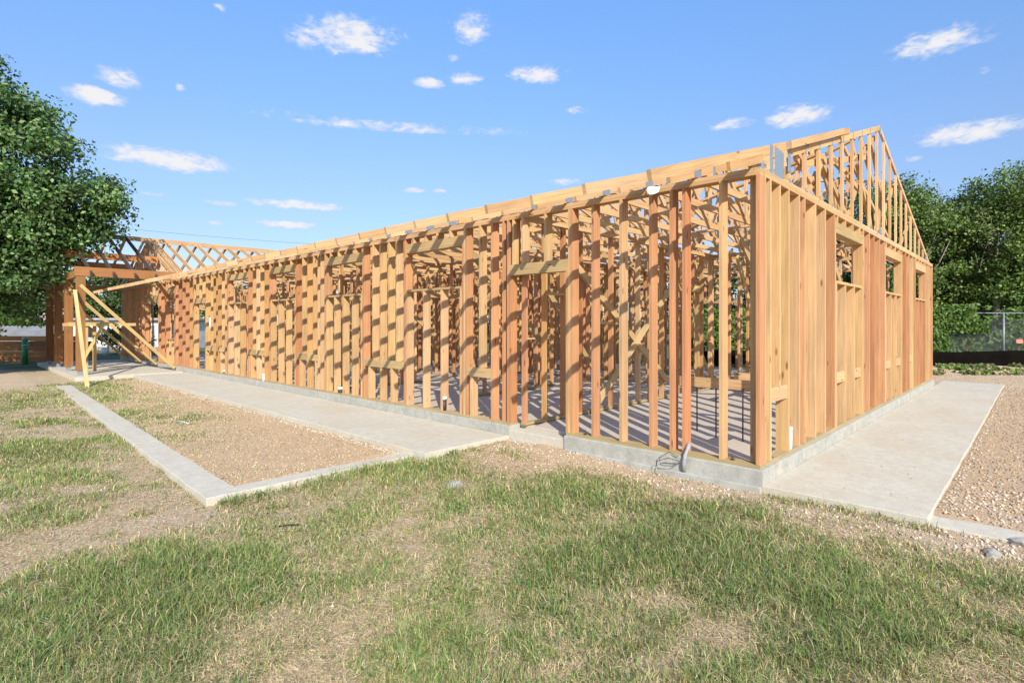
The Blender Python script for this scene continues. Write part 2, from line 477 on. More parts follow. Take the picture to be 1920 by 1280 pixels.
def build_ground():
    fine = np.arange(-9, 16, .13)
    xs = np.concatenate([-9 - np.geomspace(.2, 400, 30)[::-1], fine, 16 + np.geomspace(.2, 500, 46)])
    fy = np.arange(-7, 21, .13)
    ys = np.concatenate([-7 - np.geomspace(.2, 400, 40)[::-1], fy, 21 + np.geomspace(.2, 500, 44)])
    X, Y = np.meshgrid(xs, ys, indexing='ij')
    Z = ground_z(X, Y)
    nx, ny = X.shape
    v = np.stack([X, Y, Z], -1).reshape(-1, 3)
    i = np.arange(nx * ny).reshape(nx, ny)
    f = np.stack([i[:-1, :-1], i[1:, :-1], i[1:, 1:], i[:-1, 1:]], -1).reshape(-1, 4)
    L = lush(X, Y).reshape(-1)
    bed = (inrect(X, Y, R_BED_F) * .9 + inrect(X, Y, R_BED_R) * .9 + ((X > 12.6) & (X < 19)) * .6).reshape(-1)
    bed = np.clip(bed + np.exp(-((X + .3) ** 2 / 1.2 + (Y - 2.6) ** 2 / 3)).reshape(-1) * .7, 0, 1)
    far = np.clip((np.hypot(X - 4, Y - 10) - 30) / 12, 0, 1)
    far = np.maximum(far, np.clip(((X - 20.6) * .69 + (Y - 1.7) * .72 - .3) / 1.2, 0, 1)).reshape(-1)
    cols = np.stack([L, bed, far, np.ones_like(L)], -1)
    n = len(f)
    me = mesh_np('ground', v, f.ravel(), np.arange(n) * 4, np.full(n, 4), cols, ground_mat())
    me.polygons.foreach_set('use_smooth', np.ones(n, dtype=bool))
    o = link_mesh('ground', me, None)
    tag(o, 'dry sandy lawn and gravelly soil around the timber frame', kind='structure')
build_ground()

# ------------------------------------------------------------------ concrete
def rough_slab(name, boxes, mat, seg=.35, amp=.006):
    """boxes with subdivided, slightly uneven edges"""
    bm = bmesh.new()
    for (x0, x1, y0, y1, z0, z1) in boxes:
        nx = max(1, int((x1 - x0) / seg)); ny = max(1, int((y1 - y0) / seg))
        top = {}
        for i in range(nx + 1):
            for j in range(ny + 1):
                x, y = x0 + (x1 - x0) * i / nx, y0 + (y1 - y0) * j / ny
                jx = random.uniform(-amp, amp) if i in (0, nx) else 0
                jy = random.uniform(-amp, amp) if j in (0, ny) else 0
                top[i, j] = bm.verts.new((x + jx, y + jy, z1 + random.uniform(-.0015, .0015)))
        for i in range(nx):
            for j in range(ny):
                bm.faces.new((top[i, j], top[i + 1, j], top[i + 1, j + 1], top[i, j + 1]))
        rim = [(i, 0) for i in range(nx)] + [(nx, j) for j in range(ny)] + [(i, ny) for i in range(nx, 0, -1)] + [(0, j) for j in range(ny, 0, -1)]
        e = .004
        cx, cy = (x0 + x1) / 2, (y0 + y1) / 2
        mid = {}; low = {}
        for k in rim:
            v = top[k].co
            ox = e if k[0] == nx else (-e if k[0] == 0 else 0)
            oy = e if k[1] == ny else (-e if k[1] == 0 else 0)
            mid[k] = bm.verts.new((v.x + ox, v.y + oy, z1 - .007))
            low[k] = bm.verts.new((v.x + ox + random.uniform(-amp, amp), v.y + oy + random.uniform(-amp, amp), z0))
        for a, bb in zip(rim, rim[1:] + rim[:1]):
            bm.faces.new((top[bb], top[a], mid[a], mid[bb]))
            bm.faces.new((mid[bb], mid[a], low[a], low[bb]))
    bmesh.ops.recalc_face_normals(bm, faces=bm.faces)
    me = bpy.data.meshes.new(name)
    bm.to_mesh(me); bm.free()
    return link_mesh(name, me, mat)

o = rough_slab('foundation', [(.22, 12.62, -.03, 28.58, -.5, -.012)], FLOOR, 1.2, .002)
tag(o, 'smooth concrete floor slab inside the timber house frame', kind='structure')
o = rough_slab('foundation_kerb', [(-.035, .22, -.035, 2.50, -.5, 0), (-.035, .22, 3.53, 28.58, -.5, 0), (.22, 12.65, -.035, .17, -.5, 0.0)], FOUND, .3, .006)
tag(o, 'grey raised concrete kerb carrying the sill plates', kind='structure')
o = rough_slab('footing', [(-.075, -.03, -.02, 2.47, -.5, -.165), (-.07, -.03, 2.5, 3.6, -.5, -.19)], FOUND, .22, .012)
tag(o, 'rough lower footing ledge showing along the front kerb', kind='structure')
o = rough_slab('door_threshold', [(-.02, .225, 2.515, 3.515, -.5, -.06)], CONC, .3, .004)
tag(o, 'recessed concrete threshold in the front door gap', kind='structure')
o = rough_slab('front_walkway', [(-1.56, -.05, 3.52, 18.55, -.5, -.14)], CONC, .4, .006)
tag(o, 'long pale concrete walkway along the front studs', kind='structure')
o = rough_slab('side_walkway', [(-.03, 14.2, -1.37, -.05, -.5, -.15)], CONC, .4, .007)
tag(o, 'pale concrete walkway along the gable end', kind='structure')
o = rough_slab('porch_slab', [(-2.95, -.05, 19.1, 28.58, -.5, -.14)], CONC, .5, .006)
tag(o, 'concrete porch floor under the dark posts', kind='structure')
def kerb_strip(name, rect, along, label, z=-.205, skew=0.0):
    x0, x1, y0, y1 = rect
    bs = []
    n = max(1, round(((y1 - y0) if along == 'y' else (x1 - x0)) / 1.6))
    for i in range(n):
        dz = 0.0
        if along == 'y':
            a, b_ = y0 + (y1 - y0) * i / n, y0 + (y1 - y0) * (i + 1) / n
            bs.append((x0, x1, a + .004, b_ - .004, -.5, z + dz))
        else:
            a, b_ = x0 + (x1 - x0) * i / n, x0 + (x1 - x0) * (i + 1) / n
            bs.append((a + .004, b_ - .004, y0, y1, -.5, z + dz))
    o = rough_slab(name, bs, CONC, .3, .007)
    if skew:
        for v in o.data.vertices:
            v.co.x += skew * (v.co.y - 3.66)
    tag(o, label, kind='structure')
kerb_strip('garden_kerb', R_KERB_A, 'y', 'narrow concrete kerb strip running back across the lawn', skew=KERB_SKEW)
kerb_strip('garden_kerb', R_KERB_B, 'x', 'short concrete kerb strip joining walkway and lawn corner')
kerb_strip('garden_kerb', R_KERB_C, 'y', 'concrete kerb strip at the near end of the gravel bed')
kerb_strip('garden_kerb', R_KERB_D, 'y', 'concrete kerb strip at the far end of the gravel bed')

# ------------------------------------------------------------------ the house frame
H = 3.08
HOUSE = empty('house_frame', (0, 0, 0))
tag(HOUSE, 'long unfinished single storey house frame of bare studs under roof trusses', 'house frame')
T = .038
ZT = H - 2 * T                                   # underside of the double plate

def stud_x0(wall, y_hi, z0=T, z1=ZT, name='stud', col='mix', depth=.14, dx=0.0):
    """stud in the front wall (plane x=0) whose far edge is at y_hi"""
    board(wall, name, (depth / 2 + dx, y_hi - T / 2, z0), (depth / 2 + dx, y_hi - T / 2, z1), depth, T, (1, 0, 0), col, .006)

def stud_y0(wall, x_lo, z0=T, z1=ZT, name='stud', col='mix', depth=.14):
    board(wall, name, (x_lo + T / 2, depth / 2, z0), (x_lo + T / 2, depth / 2, z1), T, depth, (1, 0, 0), col, .006)

def cut(lo, hi, step, over=0.0):
    out, a = [], lo
    while a < hi - .01:
        b_ = min(a + step, hi)
        if hi - b_ < .6: b_ = hi
        out.append((a, b_)); a = b_
    return out

# ---- front wall
FW = empty('stud_wall', (0, 0, 0), HOUSE)
for a, b_ in cut(.0, 2.50, 4.8):
    board(FW, 'sill_plate', (.07, a, T / 2), (.07, b_, T / 2), .14, T, (1, 0, 0), 'treated')
for a, b_ in cut(3.53, 28.5, 4.2):
    board(FW, 'sill_plate', (.07, a + .002, T / 2), (.07, b_ - .002, T / 2), .14, T, (1, 0, 0), 'treated')
for a, b_ in cut(0.0, 28.5, 3.66):
    board(FW, 'top_plate', (.07, a + .002, ZT + T / 2), (.07, b_ - .002, ZT + T / 2), .14, T, (1, 0, 0), 'pale')
for a, b_ in cut(0.142, 28.5, 4.9):
    board(FW, 'top_plate', (.07, a + .002, ZT + T * 1.5), (.07, b_ - .002, ZT + T * 1.5), .1385, T, (1, 0, 0), 'pale')
full = [(.038, 'red'), (.42, 'pale'), (.843, 'red'), (1.002, 'red'), (1.262, 'red'), (1.672, 'pale'), (2.087, 'red'), (2.428, 'red'), (2.467, 'pale'),
        (3.60, 'red'), (3.70, 'red'), (3.94, 'red'), (4.53, 'red'), (4.57, 'pale'), (6.20, 'red'), (6.98, 'pale'), (7.57, 'red'),
        (9.16, 'red'), (9.35, 'pale'), (9.46, 'pale'), (9.96, 'mid'), (10.53, 'red'), (12.04, 'red'), (12.34, 'mid'), (12.87, 'pale'), (13.42, 'red'),
        (15.0, 'red'), (15.18, 'pale'), (15.78, 'mid'), (15.93, 'mid'), (16.16, 'mid'), (16.87, 'mid'),
        (18.05, 'mid'), (18.15, 'mid'), (18.5, 'mid'), (18.9, 'red'), (19.3, 'red'), (19.7, 'red'), (20.1, 'red'), (20.2, 'red'), (21.3, 'red'), (21.4, 'red'),
        (21.9, 'red'), (22.25, 'red'), (22.3, 'mid'), (24.3, 'red'), (24.36, 'red'), (24.8, 'red'), (25.15, 'red'), (26.0, 'red'), (26.3, 'mid'), (26.7, 'red'),
        (27.1, 'mid'), (27.5, 'red'), (27.9, 'mid'), (28.3, 'mid'), (28.5, 'mid')]
for y, c in full:
    stud_x0(FW, y, col=c)
board(FW, 'stud', (.115, .088, T), (.115, .088, ZT), .038, .09, (1, 0, 0), 'mid')       # corner nailer turned flat
BL0, BL1 = .66, .80
def upper(y, c='pale'):
    stud_x0(FW, y, BL1, ZT, 'upper_stud', c)
def short(y, c='pale'):
    stud_x0(FW, y, T, BL0, 'short_stud', c)
def blk(y0, y1):
    board(FW, 'backing_block', (.02, y0, (BL0 + BL1) / 2), (.02, y1, (BL0 + BL1) / 2), T, BL1 - BL0, (1, 0, 0), 'head')
    board(FW, 'backing_block', (.02 + T, y0, (BL0 + BL1) / 2), (.02 + T, y1, (BL0 + BL1) / 2), T, BL1 - BL0 - .004, (1, 0, 0), 'pale')
upper(4.21); short(4.42); blk(3.945, 4.49)
for base in (6.98, 9.96, 12.87):
    off = base - 6.98
    upper(7.24 + off if off == 0 else base + .25, 'pale'); upper(base - .27, 'pale'); short(base + .40, 'pale'); short(base - .36, 'pale')
    blk(base + .003, base + (.55 if off == 0 else .53)); blk(base - .50 if off else base - .74, base - .041)
upper(6.44, 'pale')
upper(16.40, 'pale'); short(16.55); blk(16.165, 16.83)
upper(15.45, 'pale'); short(15.55); blk(15.185, 15.74)

def opening_x0(y0, y1, hz0, hz1, sill=None, cr=4, heads=3, king='red', crip='pale', jack_top=None):
    board(FW, 'header', (.0725, y0 - .04, (hz0 + hz1) / 2), (.0725, y1 + .04, (hz0 + hz1) / 2), .141, hz1 - hz0, (1, 0, 0), 'head')
    for i in range(heads):
        y = y0 + (y1 - y0) * (i + .9) / (heads + .4)
        stud_x0(FW, y, hz1, ZT, 'cripple_stud', 'pale')
    stud_x0(FW, y0 + .0, T, hz0, 'jack_stud', king)
    stud_x0(FW, y1 + T, T, hz0, 'jack_stud', king)
    if sill:
        board(FW, 'window_sill', (.07, y0 + .002, sill - T / 2), (.07, y1 - .002, sill - T / 2), .142, T, (1, 0, 0), 'head')
        for i in range(cr):
            y = y0 + .03 + (y1 - y0 - .05) * i / (cr - 1)
            stud_x0(FW, y + .02, T, sill - T, 'cripple_stud', crip)
opening_x0(2.505, 3.525, 2.19, 2.345, None, heads=2, king='red')
stud_x0(FW, 3.50, 2.345, ZT, 'cripple_stud', 'pale')
opening_x0(4.61, 6.12, 2.74, 2.90, 2.09, 4, 4)
opening_x0(7.61, 9.08, 2.74, 2.90, 2.09, 5, 4)
opening_x0(10.57, 11.96, 2.74, 2.90, 2.09, 4, 4)
opening_x0(13.46, 14.92, 2.74, 2.90, 2.09, 4, 4)
opening_x0(16.91, 17.97, 2.15, 2.32, None, heads=3, king='mid')
opening_x0(20.24, 21.22, 2.60, 2.76, .95, 4, 2)
opening_x0(22.34, 24.22, 2.30, 2.60, None, heads=4)
opening_x0(25.2, 25.92, 2.55, 2.7, None, heads=1)

# ---- gable end wall
GW = empty('stud_wall', (0, 0, 0), HOUSE)
for a, b_ in cut(.141, 12.6, 4.3):
    board(GW, 'sill_plate', (a + .001, .069, T / 2), (b_ - .002, .069, T / 2), .138, T, (0, 1, 0), 'treated')
for a, b_ in cut(.141, 12.6, 3.66):
    board(GW, 'top_plate', (a + .001, .07, ZT + T / 2), (b_ - .002, .07, ZT + T / 2), .14, T, (0, 1, 0), 'pale')
for a, b_ in cut(.0, 12.6, 4.9):
    board(GW, 'top_plate', (a + .002, .0695, ZT + T * 1.5), (b_ - .002, .0695, ZT + T * 1.5), .1395, T, (0, 1, 0), 'pale')
for x, c in [(.142, 'pale'), (.30, 'pale'), (.89, 'pale'), (1.26, 'pale'), (1.48, 'red'), (1.92, 'pale'), (2.36, 'pale'),
             (2.82, 'red'), (4.57, 'mid'), (5.0, 'red'), (5.41, 'red'), (5.85, 'red'), (6.27, 'red'), (8.06, 'mid'), (8.5, 'red'), (8.94, 'red'), (9.42, 'pale'), (9.74, 'mid'),
             (11.36, 'pale'), (11.75, 'pale'), (12.1, 'pale'), (12.52, 'red'), (12.56, 'mid')]:
    stud_y0(GW, x, col=c)
def opening_y0(x0, x1, hz0, hz1, sill, cr, heads, king='pale', crip='pale'):
    board(GW, 'header', (x0 - .04, .0725, (hz0 + hz1) / 2), (x1 + .04, .0725, (hz0 + hz1) / 2), .141, hz1 - hz0, (0, 1, 0), 'head' if x0 < 4 else 'pale')
    for i in range(heads):
        stud_y0(GW, x0 + (x1 - x0) * (i + .2) / (heads - .3), hz1, ZT, 'cripple_stud', 'pale')
    stud_y0(GW, x0 - T, T, hz0, 'jack_stud', king)
    stud_y0(GW, x1, T, hz0, 'jack_stud', king)
    board(GW, 'window_sill', (x0 + .002, .07, sill - T / 2), (x1 - .002, .07, sill - T / 2), .142, T, (0, 1, 0), 'pale')
    for i in range(cr):
        stud_y0(GW, x0 + .01 + (x1 - x0 - .07) * i / (cr - 1), T, sill - T, 'cripple_stud', crip)
opening_y0(2.90, 4.53, 2.76, 2.91, 2.09, 4, 4)
opening_y0(6.35, 8.02, 2.76, 2.91, 2.09, 4, 4)
opening_y0(9.82, 11.32, 2.76, 2.91, 2.09, 4, 4, king='red', crip='red')
def gblk(x0, x1, z0=.64, z1=.79):
    board(GW, 'backing_block', (x0, .035, (z0 + z1) / 2), (x1, .035, (z0 + z1) / 2), T, z1 - z0, (0, 1, 0), 'pale')
stud_y0(GW, .60, .79, ZT, 'upper_stud', 'pale'); gblk(.339, .889); gblk(2.97, 3.45); gblk(4.02, 4.46); gblk(6.42, 6.9); gblk(7.5, 7.95); gblk(8.985, 9.415)

# ---- other walls (seen through the frame)
def wall_along(axis, fixed, lo, hi, gaps=(), depth=.09, step=.406, col='warm', blocks=True, hi_z=ZT):
    w = empty('stud_wall', (0, 0, 0), HOUSE)
    def pt(s, z, off=0.0):
        return (s, fixed + depth / 2 + off, z) if axis == 'x' else (fixed + depth / 2 + off, s, z)
    side = (0, 1, 0) if axis == 'x' else (1, 0, 0)
    al = (1, 0, 0) if axis == 'x' else (0, 1, 0)
    segs, a = [], lo
    for g0, g1 in gaps:
        segs.append((a, g0)); a = g1
    segs.append((a, hi))
    for s0, s1 in segs:
        for a, b_ in cut(s0, s1, 4.2):
            board(w, 'sill_plate', pt(a + .002, T / 2), pt(b_ - .002, T / 2), depth, T, side, 'treated')
    for a, b_ in cut(lo, hi, 4.2):
        board(w, 'top_plate', pt(a + .002, ZT + T / 2), pt(b_ - .002, ZT + T / 2), depth, T, side, 'pale')
    for a, b_ in cut(lo, hi, 3.1):
        board(w, 'top_plate', pt(a + .002, ZT + T * 1.5), pt(b_ - .002, ZT + T * 1.5), depth - .002, T, side, 'pale')
    s = lo + .03
    while s < hi:
        ing = [g for g in gaps if g[0] - .02 < s < g[1] + .02]
        if ing:
            board(w, 'cripple_stud', pt(s, 2.32), pt(s, ZT), depth, T, side, col, .006)
        else:
            board(w, 'stud', pt(s, T), pt(s, ZT), depth, T, side, col, .008)
            if blocks and random.random() < .22 and s + step < hi and not any(g[0] < s + step < g[1] for g in gaps):
                z = random.choice((1.15, 1.5, 1.95, 2.3, .75))
                board(w, 'backing_block', pt(s + T / 2 + .001, z), pt(s + step - T / 2 - .001, z), depth - .004, T, side, 'pale')
        s += step
    for g0, g1 in gaps:
        board(w, 'header', pt(g0 - .04, 2.25), pt(g1 + .04, 2.25), depth + .002, .14, side, 'head')
        board(w, 'jack_stud', pt(g0 - .02, T), pt(g0 - .02, 2.18), depth, T, side, col)
        board(w, 'jack_stud', pt(g1 + .02, T), pt(g1 + .02, 2.18), depth, T, side, col)
    return w
PW = wall_along('x', 3.36, .142, 6.6, [(4.9, 5.8)], .09, .45)
wall_along('x', 6.3, 1.7, 12.4, [(4.0, 4.9), (8.2, 9.1)])
wall_along('x', 9.4, .142, 12.4, [(3.0, 4.6)])
wall_along('x', 12.5, .142, 12.4, [(2.0, 2.9), (7.0, 8.0)])
wall_along('x', 15.9, .142, 12.4, [(2.2, 3.1), (9.0, 10.0)])
wall_along('x', 19.9, .142, 12.4, [(1.4, 2.6), (6.0, 7.0)])
wall_along('x', 24.2, .142, 12.4, [(1.4, 2.4), (6.0, 7.0)])
wall_along('x', 28.46, .0, 12.6, [(3.0, 4.6), (8.0, 9.6)], .14)
wall_along('y', 12.46, .145, 28.4, [(1.4, 3.2), (5.2, 7.0), (10.0, 12.0), (17.0, 19.0), (22.0, 24.0)], .14)
wall_along('y', 4.4, 6.4, 28.3, [(8.0, 8.9), (13.2, 14.1), (17.0, 17.9), (21.5, 22.4)])
wall_along('y', 6.6, .15, 19.7, [(1.0, 2.2), (4.2, 5.1), (10.4, 11.3)])
wall_along('y', 9.2, .15, 28.3, [(1.6, 2.5), (7.0, 7.9), (13.5, 14.6), (20.8, 22.0)])
# loose diagonal bracing inside
BR = empty('wall_bracing', (0, 0, 0), HOUSE)
for a, b_ in [((1.75, 3.30, .06), (4.6, 3.30, 2.35)), ((1.1, 3.31, 2.55), (4.3, 3.31, .35)), ((2.6, 1.2, 2.75), (5.6, 1.2, .5)), ((3.6, .9, .1), (5.9, .9, 2.4)),
              ((5.0, 2.2, 2.8), (6.5, 2.2, .6)), ((4.2, .35, 2.5), (6.4, .35, .8)), ((.6, 5.2, 2.85), (2.9, 5.2, .9)), ((2.4, 4.9, 2.2), (4.4, 4.9, .1)), ((.35, 8.6, 2.9), (2.6, 8.6, 1.2)),
              ((.4, 11.6, 2.9), (2.3, 11.6, .9)), ((6.9, 4.6, 2.8), (9.0, 4.6, .2)), ((7.2, 2.5, .1), (9.1, 2.5, 2.7)), ((9.5, 1.5, 2.8), (12.2, 1.5, .3)), ((.5, 14.6, 2.8), (2.4, 14.6, .8))]:
    board(BR, 'brace', a, b_, T, .115, (0, 1, 0), 'head')

# ---- roof trusses
SLOPE = .2935
def chord_top(x):
    """top surface of the common top chord"""
    return 2.665 + SLOPE * (x + 2.0)
XR = 6.3
ZR = chord_top(XR)
CO = math.cos(math.atan(SLOPE))
def tbar(root, name, a, b_, d, w, col, yo=0.0):
    y = WLOC[root.name].y + yo
    return board(root, name, (a[0], y, a[1]), (b_[0], y, b_[1]), w, d, (0, 1, 0), col)
def plate(root, x, z, w, h, yo, slope=0.0):
    y = WLOC[root.name].y + yo
    return board(root, 'gang_plate', (x, y, z - h / 2), (x + slope * h, y, z + h / 2), w, .0016, (1, 0, 0), (.5, .5, .5), mat=STEEL)
def make_truss(y, deep):
    r = empty('roof_truss', (0, y, 0), HOUSE)
    d = .089
    oz = -d / 2 / CO
    tbar(r, 'top_chord', (-2.0, chord_top(-2.0) + oz), (XR - .002, ZR + oz), d, T, 'pale')
    tbar(r, 'top_chord', (XR + .002, ZR + oz), (12.95, ZR - SLOPE * (12.95 - XR) + oz), d, T, 'pale')
    tbar(r, 'bottom_chord', (.005, H + .046), (12.55, H + .046), .089, .036, 'pale')
    bot = [3.15, 6.3, 9.45]
    top = [1.6, 4.72, 7.88, 11.0]
    zt = lambda x: (chord_top(x) if x <= XR else ZR - SLOPE * (x - XR)) - d
    zb = H + .09
    for a, b_ in [((1.6, zt(1.6)), (3.1, zb)), ((3.2, zb), (4.7, zt(4.72))), ((4.75, zt(4.72)), (6.25, zb)), ((6.3, zb + .0), (6.3, zt(6.3))), ((6.35, zb), (7.85, zt(7.88))), ((7.9, zt(7.88)), (9.4, zb)), ((9.5, zb), (11.0, zt(11.0))),
                  ((2.35, zt(2.35)), (3.06, zb)), ((3.26, zb), (3.95, zt(3.95))), ((5.5, zt(5.5)), (6.18, zb)), ((6.42, zb), (7.1, zt(7.1))), ((8.65, zt(8.65)), (9.34, zb)), ((9.56, zb), (10.25, zt(10.25))),
                  ((3.15, zb), (3.15, zt(3.15))), ((9.45, zb), (9.45, zt(9.45)))]:
        tbar(r, 'web', a, b_, .086, .034, 'pale')
    xe = -.6 if not deep else -.35
    tbar(r, 'tail_block', (xe, chord_top(xe) - .112), (.95, chord_top(.95) - .112), .089, .036, 'mid' if not deep else 'pale', -.0375)
    plate(r, .03, H + .055, .17, .09, -.0570)
    plate(r, .46, H + .19, .05, .15, -.0570)
    plate(r, 4.72, chord_top(4.72) - .08, .2, .11, -.0205)
    return r
def kids(o):
    return [c for c in bpy.data.objects if c.parent == o]
def copy_truss(proto, pk, y):
    r = proto.copy(); C.objects.link(r)
    r.location = (0, y, 0)
    WLOC[r.name] = Vector((0, y, 0))
    for ch in pk:
        c = ch.copy(); C.objects.link(c); c.parent = r
        if not ch.name.startswith('gang'):
            c.color = tone('pale')
        c.location = ch.location + Vector((random.gauss(0, .006), 0, random.gauss(0, .0025)))
    return r
SP = .60
pa = make_truss(.13 + SP, False); ka = kids(pa)
for k in range(2, 7):
    copy_truss(pa, ka, .13 + SP * k)
pb = make_truss(.13 + SP * 7, True); kb = kids(pb)
k = 8
while .13 + SP * k < 19.6:
    copy_truss(pb, kb, .13 + SP * k)
    k += 1
# eave tails on past the cross gable
ET = empty('eave_tails', (0, 0, 0), HOUSE)
while .13 + SP * k < 28.5:
    y = .13 + SP * k
    board(ET, 'rafter_tail', (-2.0, y, chord_top(-2.0) - .046), (.35, y, chord_top(.35) - .046), T, .089, (0, 1, 0), 'pale')
    k += 1

# gable end truss
GT = empty('gable_truss', (0, .115, 0), HOUSE)
XG, ZG, SG = 6.42, 5.20, .316
CG = math.cos(math.atan(SG))
def gtop(x):
    return ZG - SG * abs(x - XG)
tbar(GT, 'top_chord', (.05, gtop(.05) - .047), (XG - .002, ZG - .047), .089, T, 'pale')
tbar(GT, 'top_chord', (XG + .002, ZG - .047), (12.98, gtop(12.98) - .047), .089, T, 'pale')
tbar(GT, 'bottom_chord', (.16, H + .046), (12.6, H + .046), .089, .036, 'pale')
x = 1.25
while x < 12.2:
    top = gtop(x) - .09
    if top - H > .16:
        tbar(GT, 'gable_stud', (x, H + .09), (x, top), .089, .034, 'pale')
        plate(GT, x, H + .075, .035, .12, -.0205)
        plate(GT, x, top + .03, .035, .12, -.0205)
    x += .62
# rake piece on the first trusses and ladder blocks
tbar(GT, 'rake_board', (1.12, gtop(1.12) + .052), (3.55, gtop(3.55) + .058), .089, T, 'mid', -.06)
board(GT, 'ladder_block', (3.52, -.03, gtop(3.5) + .05), (3.52, .16, gtop(3.5) + .05), T, .09, (1, 0, 0), 'pale')
tbar(GT, 'tail_chord', (-2.0, chord_top(-2.0) - .046), (1.14, 3.585), .089, T, 'pale', -.001)
tbar(GT, 'tail_block', (-.6, chord_top(-.6) - .105), (.26, chord_top(.26) - .095), .089, .036, 'mid', -.039)
tbar(GT, 'heel_block', (.46, H + .125), (1.12, H + .305), .10, .034, 'pale', -.004)
plate(GT, .30, H + .10, .20, .13, -.0215)
plate(GT, .62, H + .22, .10, .34, -.0215)
plate(GT, .86, H + .22, .30, .34, -.0215, .06)
plate(GT, 1.22, H + .32, .12, .24, -.0215)
plate(GT, 6.42, H + .08, .22, .22, -.0215)
plate(GT, 6.42, ZG - .10, .12, .14, -.0215)
plate(GT, 12.2, H + .13, .25, .1, -.0215, -.3)
for a, b_ in [((6.5, H + .16), (8.3, gtop(8.3) - .16)), ((8.9, H + .12), (10.2, gtop(10.2) - .1)), ((2.6, gtop(2.6) - .1), (4.3, H + .12)), ((3.4, gtop(3.4) - .3), (5.1, H + .7)),
              ((5.2, gtop(5.2) - .12), (6.2, H + 1.0)), ((3.0, H + .8), (2.2, H + .12)), ((1.7, gtop(1.7) - .1), (2.9, H + .15)), ((4.6, gtop(4.6) - .15), (6.0, H + .25)), ((6.0, gtop(6.0) - .2), (7.4, H + .4)), ((7.3, gtop(7.3) - .12), (6.7, H + .2)), ((1.9, H + .45), (5.6, gtop(5.6) - .5)), ((3.6, H + .5), (6.3, ZG - .25))]:
    tbar(GT, 'gable_brace', a, b_, .089, T, 'mid', .06)
# long purlins tying the trusses
for x0, z0 in [(4.0, H + .11), (8.4, H + .11)]:
    for a, b_ in cut(.5, 19.3, 4.8):
        board(BR, 'truss_tie', (x0, a, z0), (x0, b_ - .02, z0), .089, T, (1, 0, 0), 'pale')
for a, b_ in [((5.9, .4, 4.9), (6.3, 5.0, 3.2)), ((3.6, .4, 4.1), (3.5, 3.9, 3.25)), ((7.8, .35, 4.45), (5.0, 3.2, 4.5))]:
    board(BR, 'brace', a, b_, .089, T, (1, 0, 0), 'pale')

# ---- cross gable roof over the far wing
YW, ZW, SW = 24.3, 4.98, .405
def wing_pair(parent, x, col='pale', e0=19.75, e1=28.85, d=.15, dark=False):
    for e in (e0, e1):
        ze = ZW - SW * abs(e - YW)
        s = 1 if e > YW else -1
        board(parent, 'rafter', (x, e, ze - d / 2), (x, YW + s * .02, ZW - d / 2), T, d, (1, 0, 0), col)
WR = empty('wing_roof', (0, 0, 0), HOUSE)
for i in range(18):
    wing_pair(WR, .12 + .6 * i)
for x in (-.03, .20, .30):
    wing_pair(WR, x, 'pale' if x < .25 else 'mid')
for a, b_ in cut(-2.9, 10.6, 4.5):
    board(WR, 'ridge_board', (a, YW, ZW - .055), (b_, YW, ZW - .055), T, .18, (0, 1, 0), 'pale')
for i in range(16):                                   # gable infill studs above the porch wall
    y = 20.6 + .5 * i
    zt = ZW - SW * abs(y - YW) - .13
    if zt > H + .1:
        board(WR, 'gable_stud', (.07, y, H), (.07, y, zt), .089, T, (1, 0, 0), 'pale')
for zz in (3.35, 3.75):
    w_ = (ZW - zz) / SW - .3
    board(WR, 'gable_girt', (.135, YW - w_, zz), (.135, YW + w_, zz), T, .14, (1, 0, 0), 'mid')

# ------------------------------------------------------------------ porch
PF = empty('porch_frame', (-2.7, 19.95, -.14))
tag(PF, 'open porch frame of four dark stained posts with weathered rafters', 'porch')
POSTS = [19.95, 22.3, 24.7, 27.1]
for y in POSTS:
    board(PF, 'post', (-2.7, y, .0), (-2.7, y, 3.0), .235, .17, (1, 0, 0), 'dark')
    board(PF, 'post_base', (-2.7, y, -.139), (-2.7, y, -.001), .13, .13, (1, 0, 0), (.4, .4, .4), mat=STEEL)
board(PF, 'beam', (-2.86, 19.95, 3.16), (-.02, 19.95, 3.16), .14, .29, (0, 1, 0), (.36, .16, .055))
board(PF, 'beam', (-2.86, 28.6, 3.10), (-.02, 28.6, 3.10), .14, .24, (0, 1, 0), (.50, .26, .10))
board(PF, 'beam', (-2.7, 20.03, 3.12), (-2.7, 28.5, 3.12), .14, .22, (1, 0, 0), 'dark')
board(PF, 'purlin', (-2.86, 22.35, 3.93), (-.02, 22.35, 3.93), .09, .24, (0, 1, 0), (.48, .21, .075))
board(PF, 'purlin', (-2.86, 26.25, 3.93), (-.02, 26.25, 3.93), .09, .24, (0, 1, 0), (.50, .23, .085))
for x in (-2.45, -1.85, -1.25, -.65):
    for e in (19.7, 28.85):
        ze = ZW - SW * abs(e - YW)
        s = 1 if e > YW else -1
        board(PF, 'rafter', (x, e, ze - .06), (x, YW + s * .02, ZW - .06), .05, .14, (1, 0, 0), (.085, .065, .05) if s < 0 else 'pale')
for y in POSTS:
    board(PF, 'brace', (-2.72, y - .115, 2.72), (-.10, y - .115, -.06), T, .10, (0, 1, 0), (.52, .37, .15))

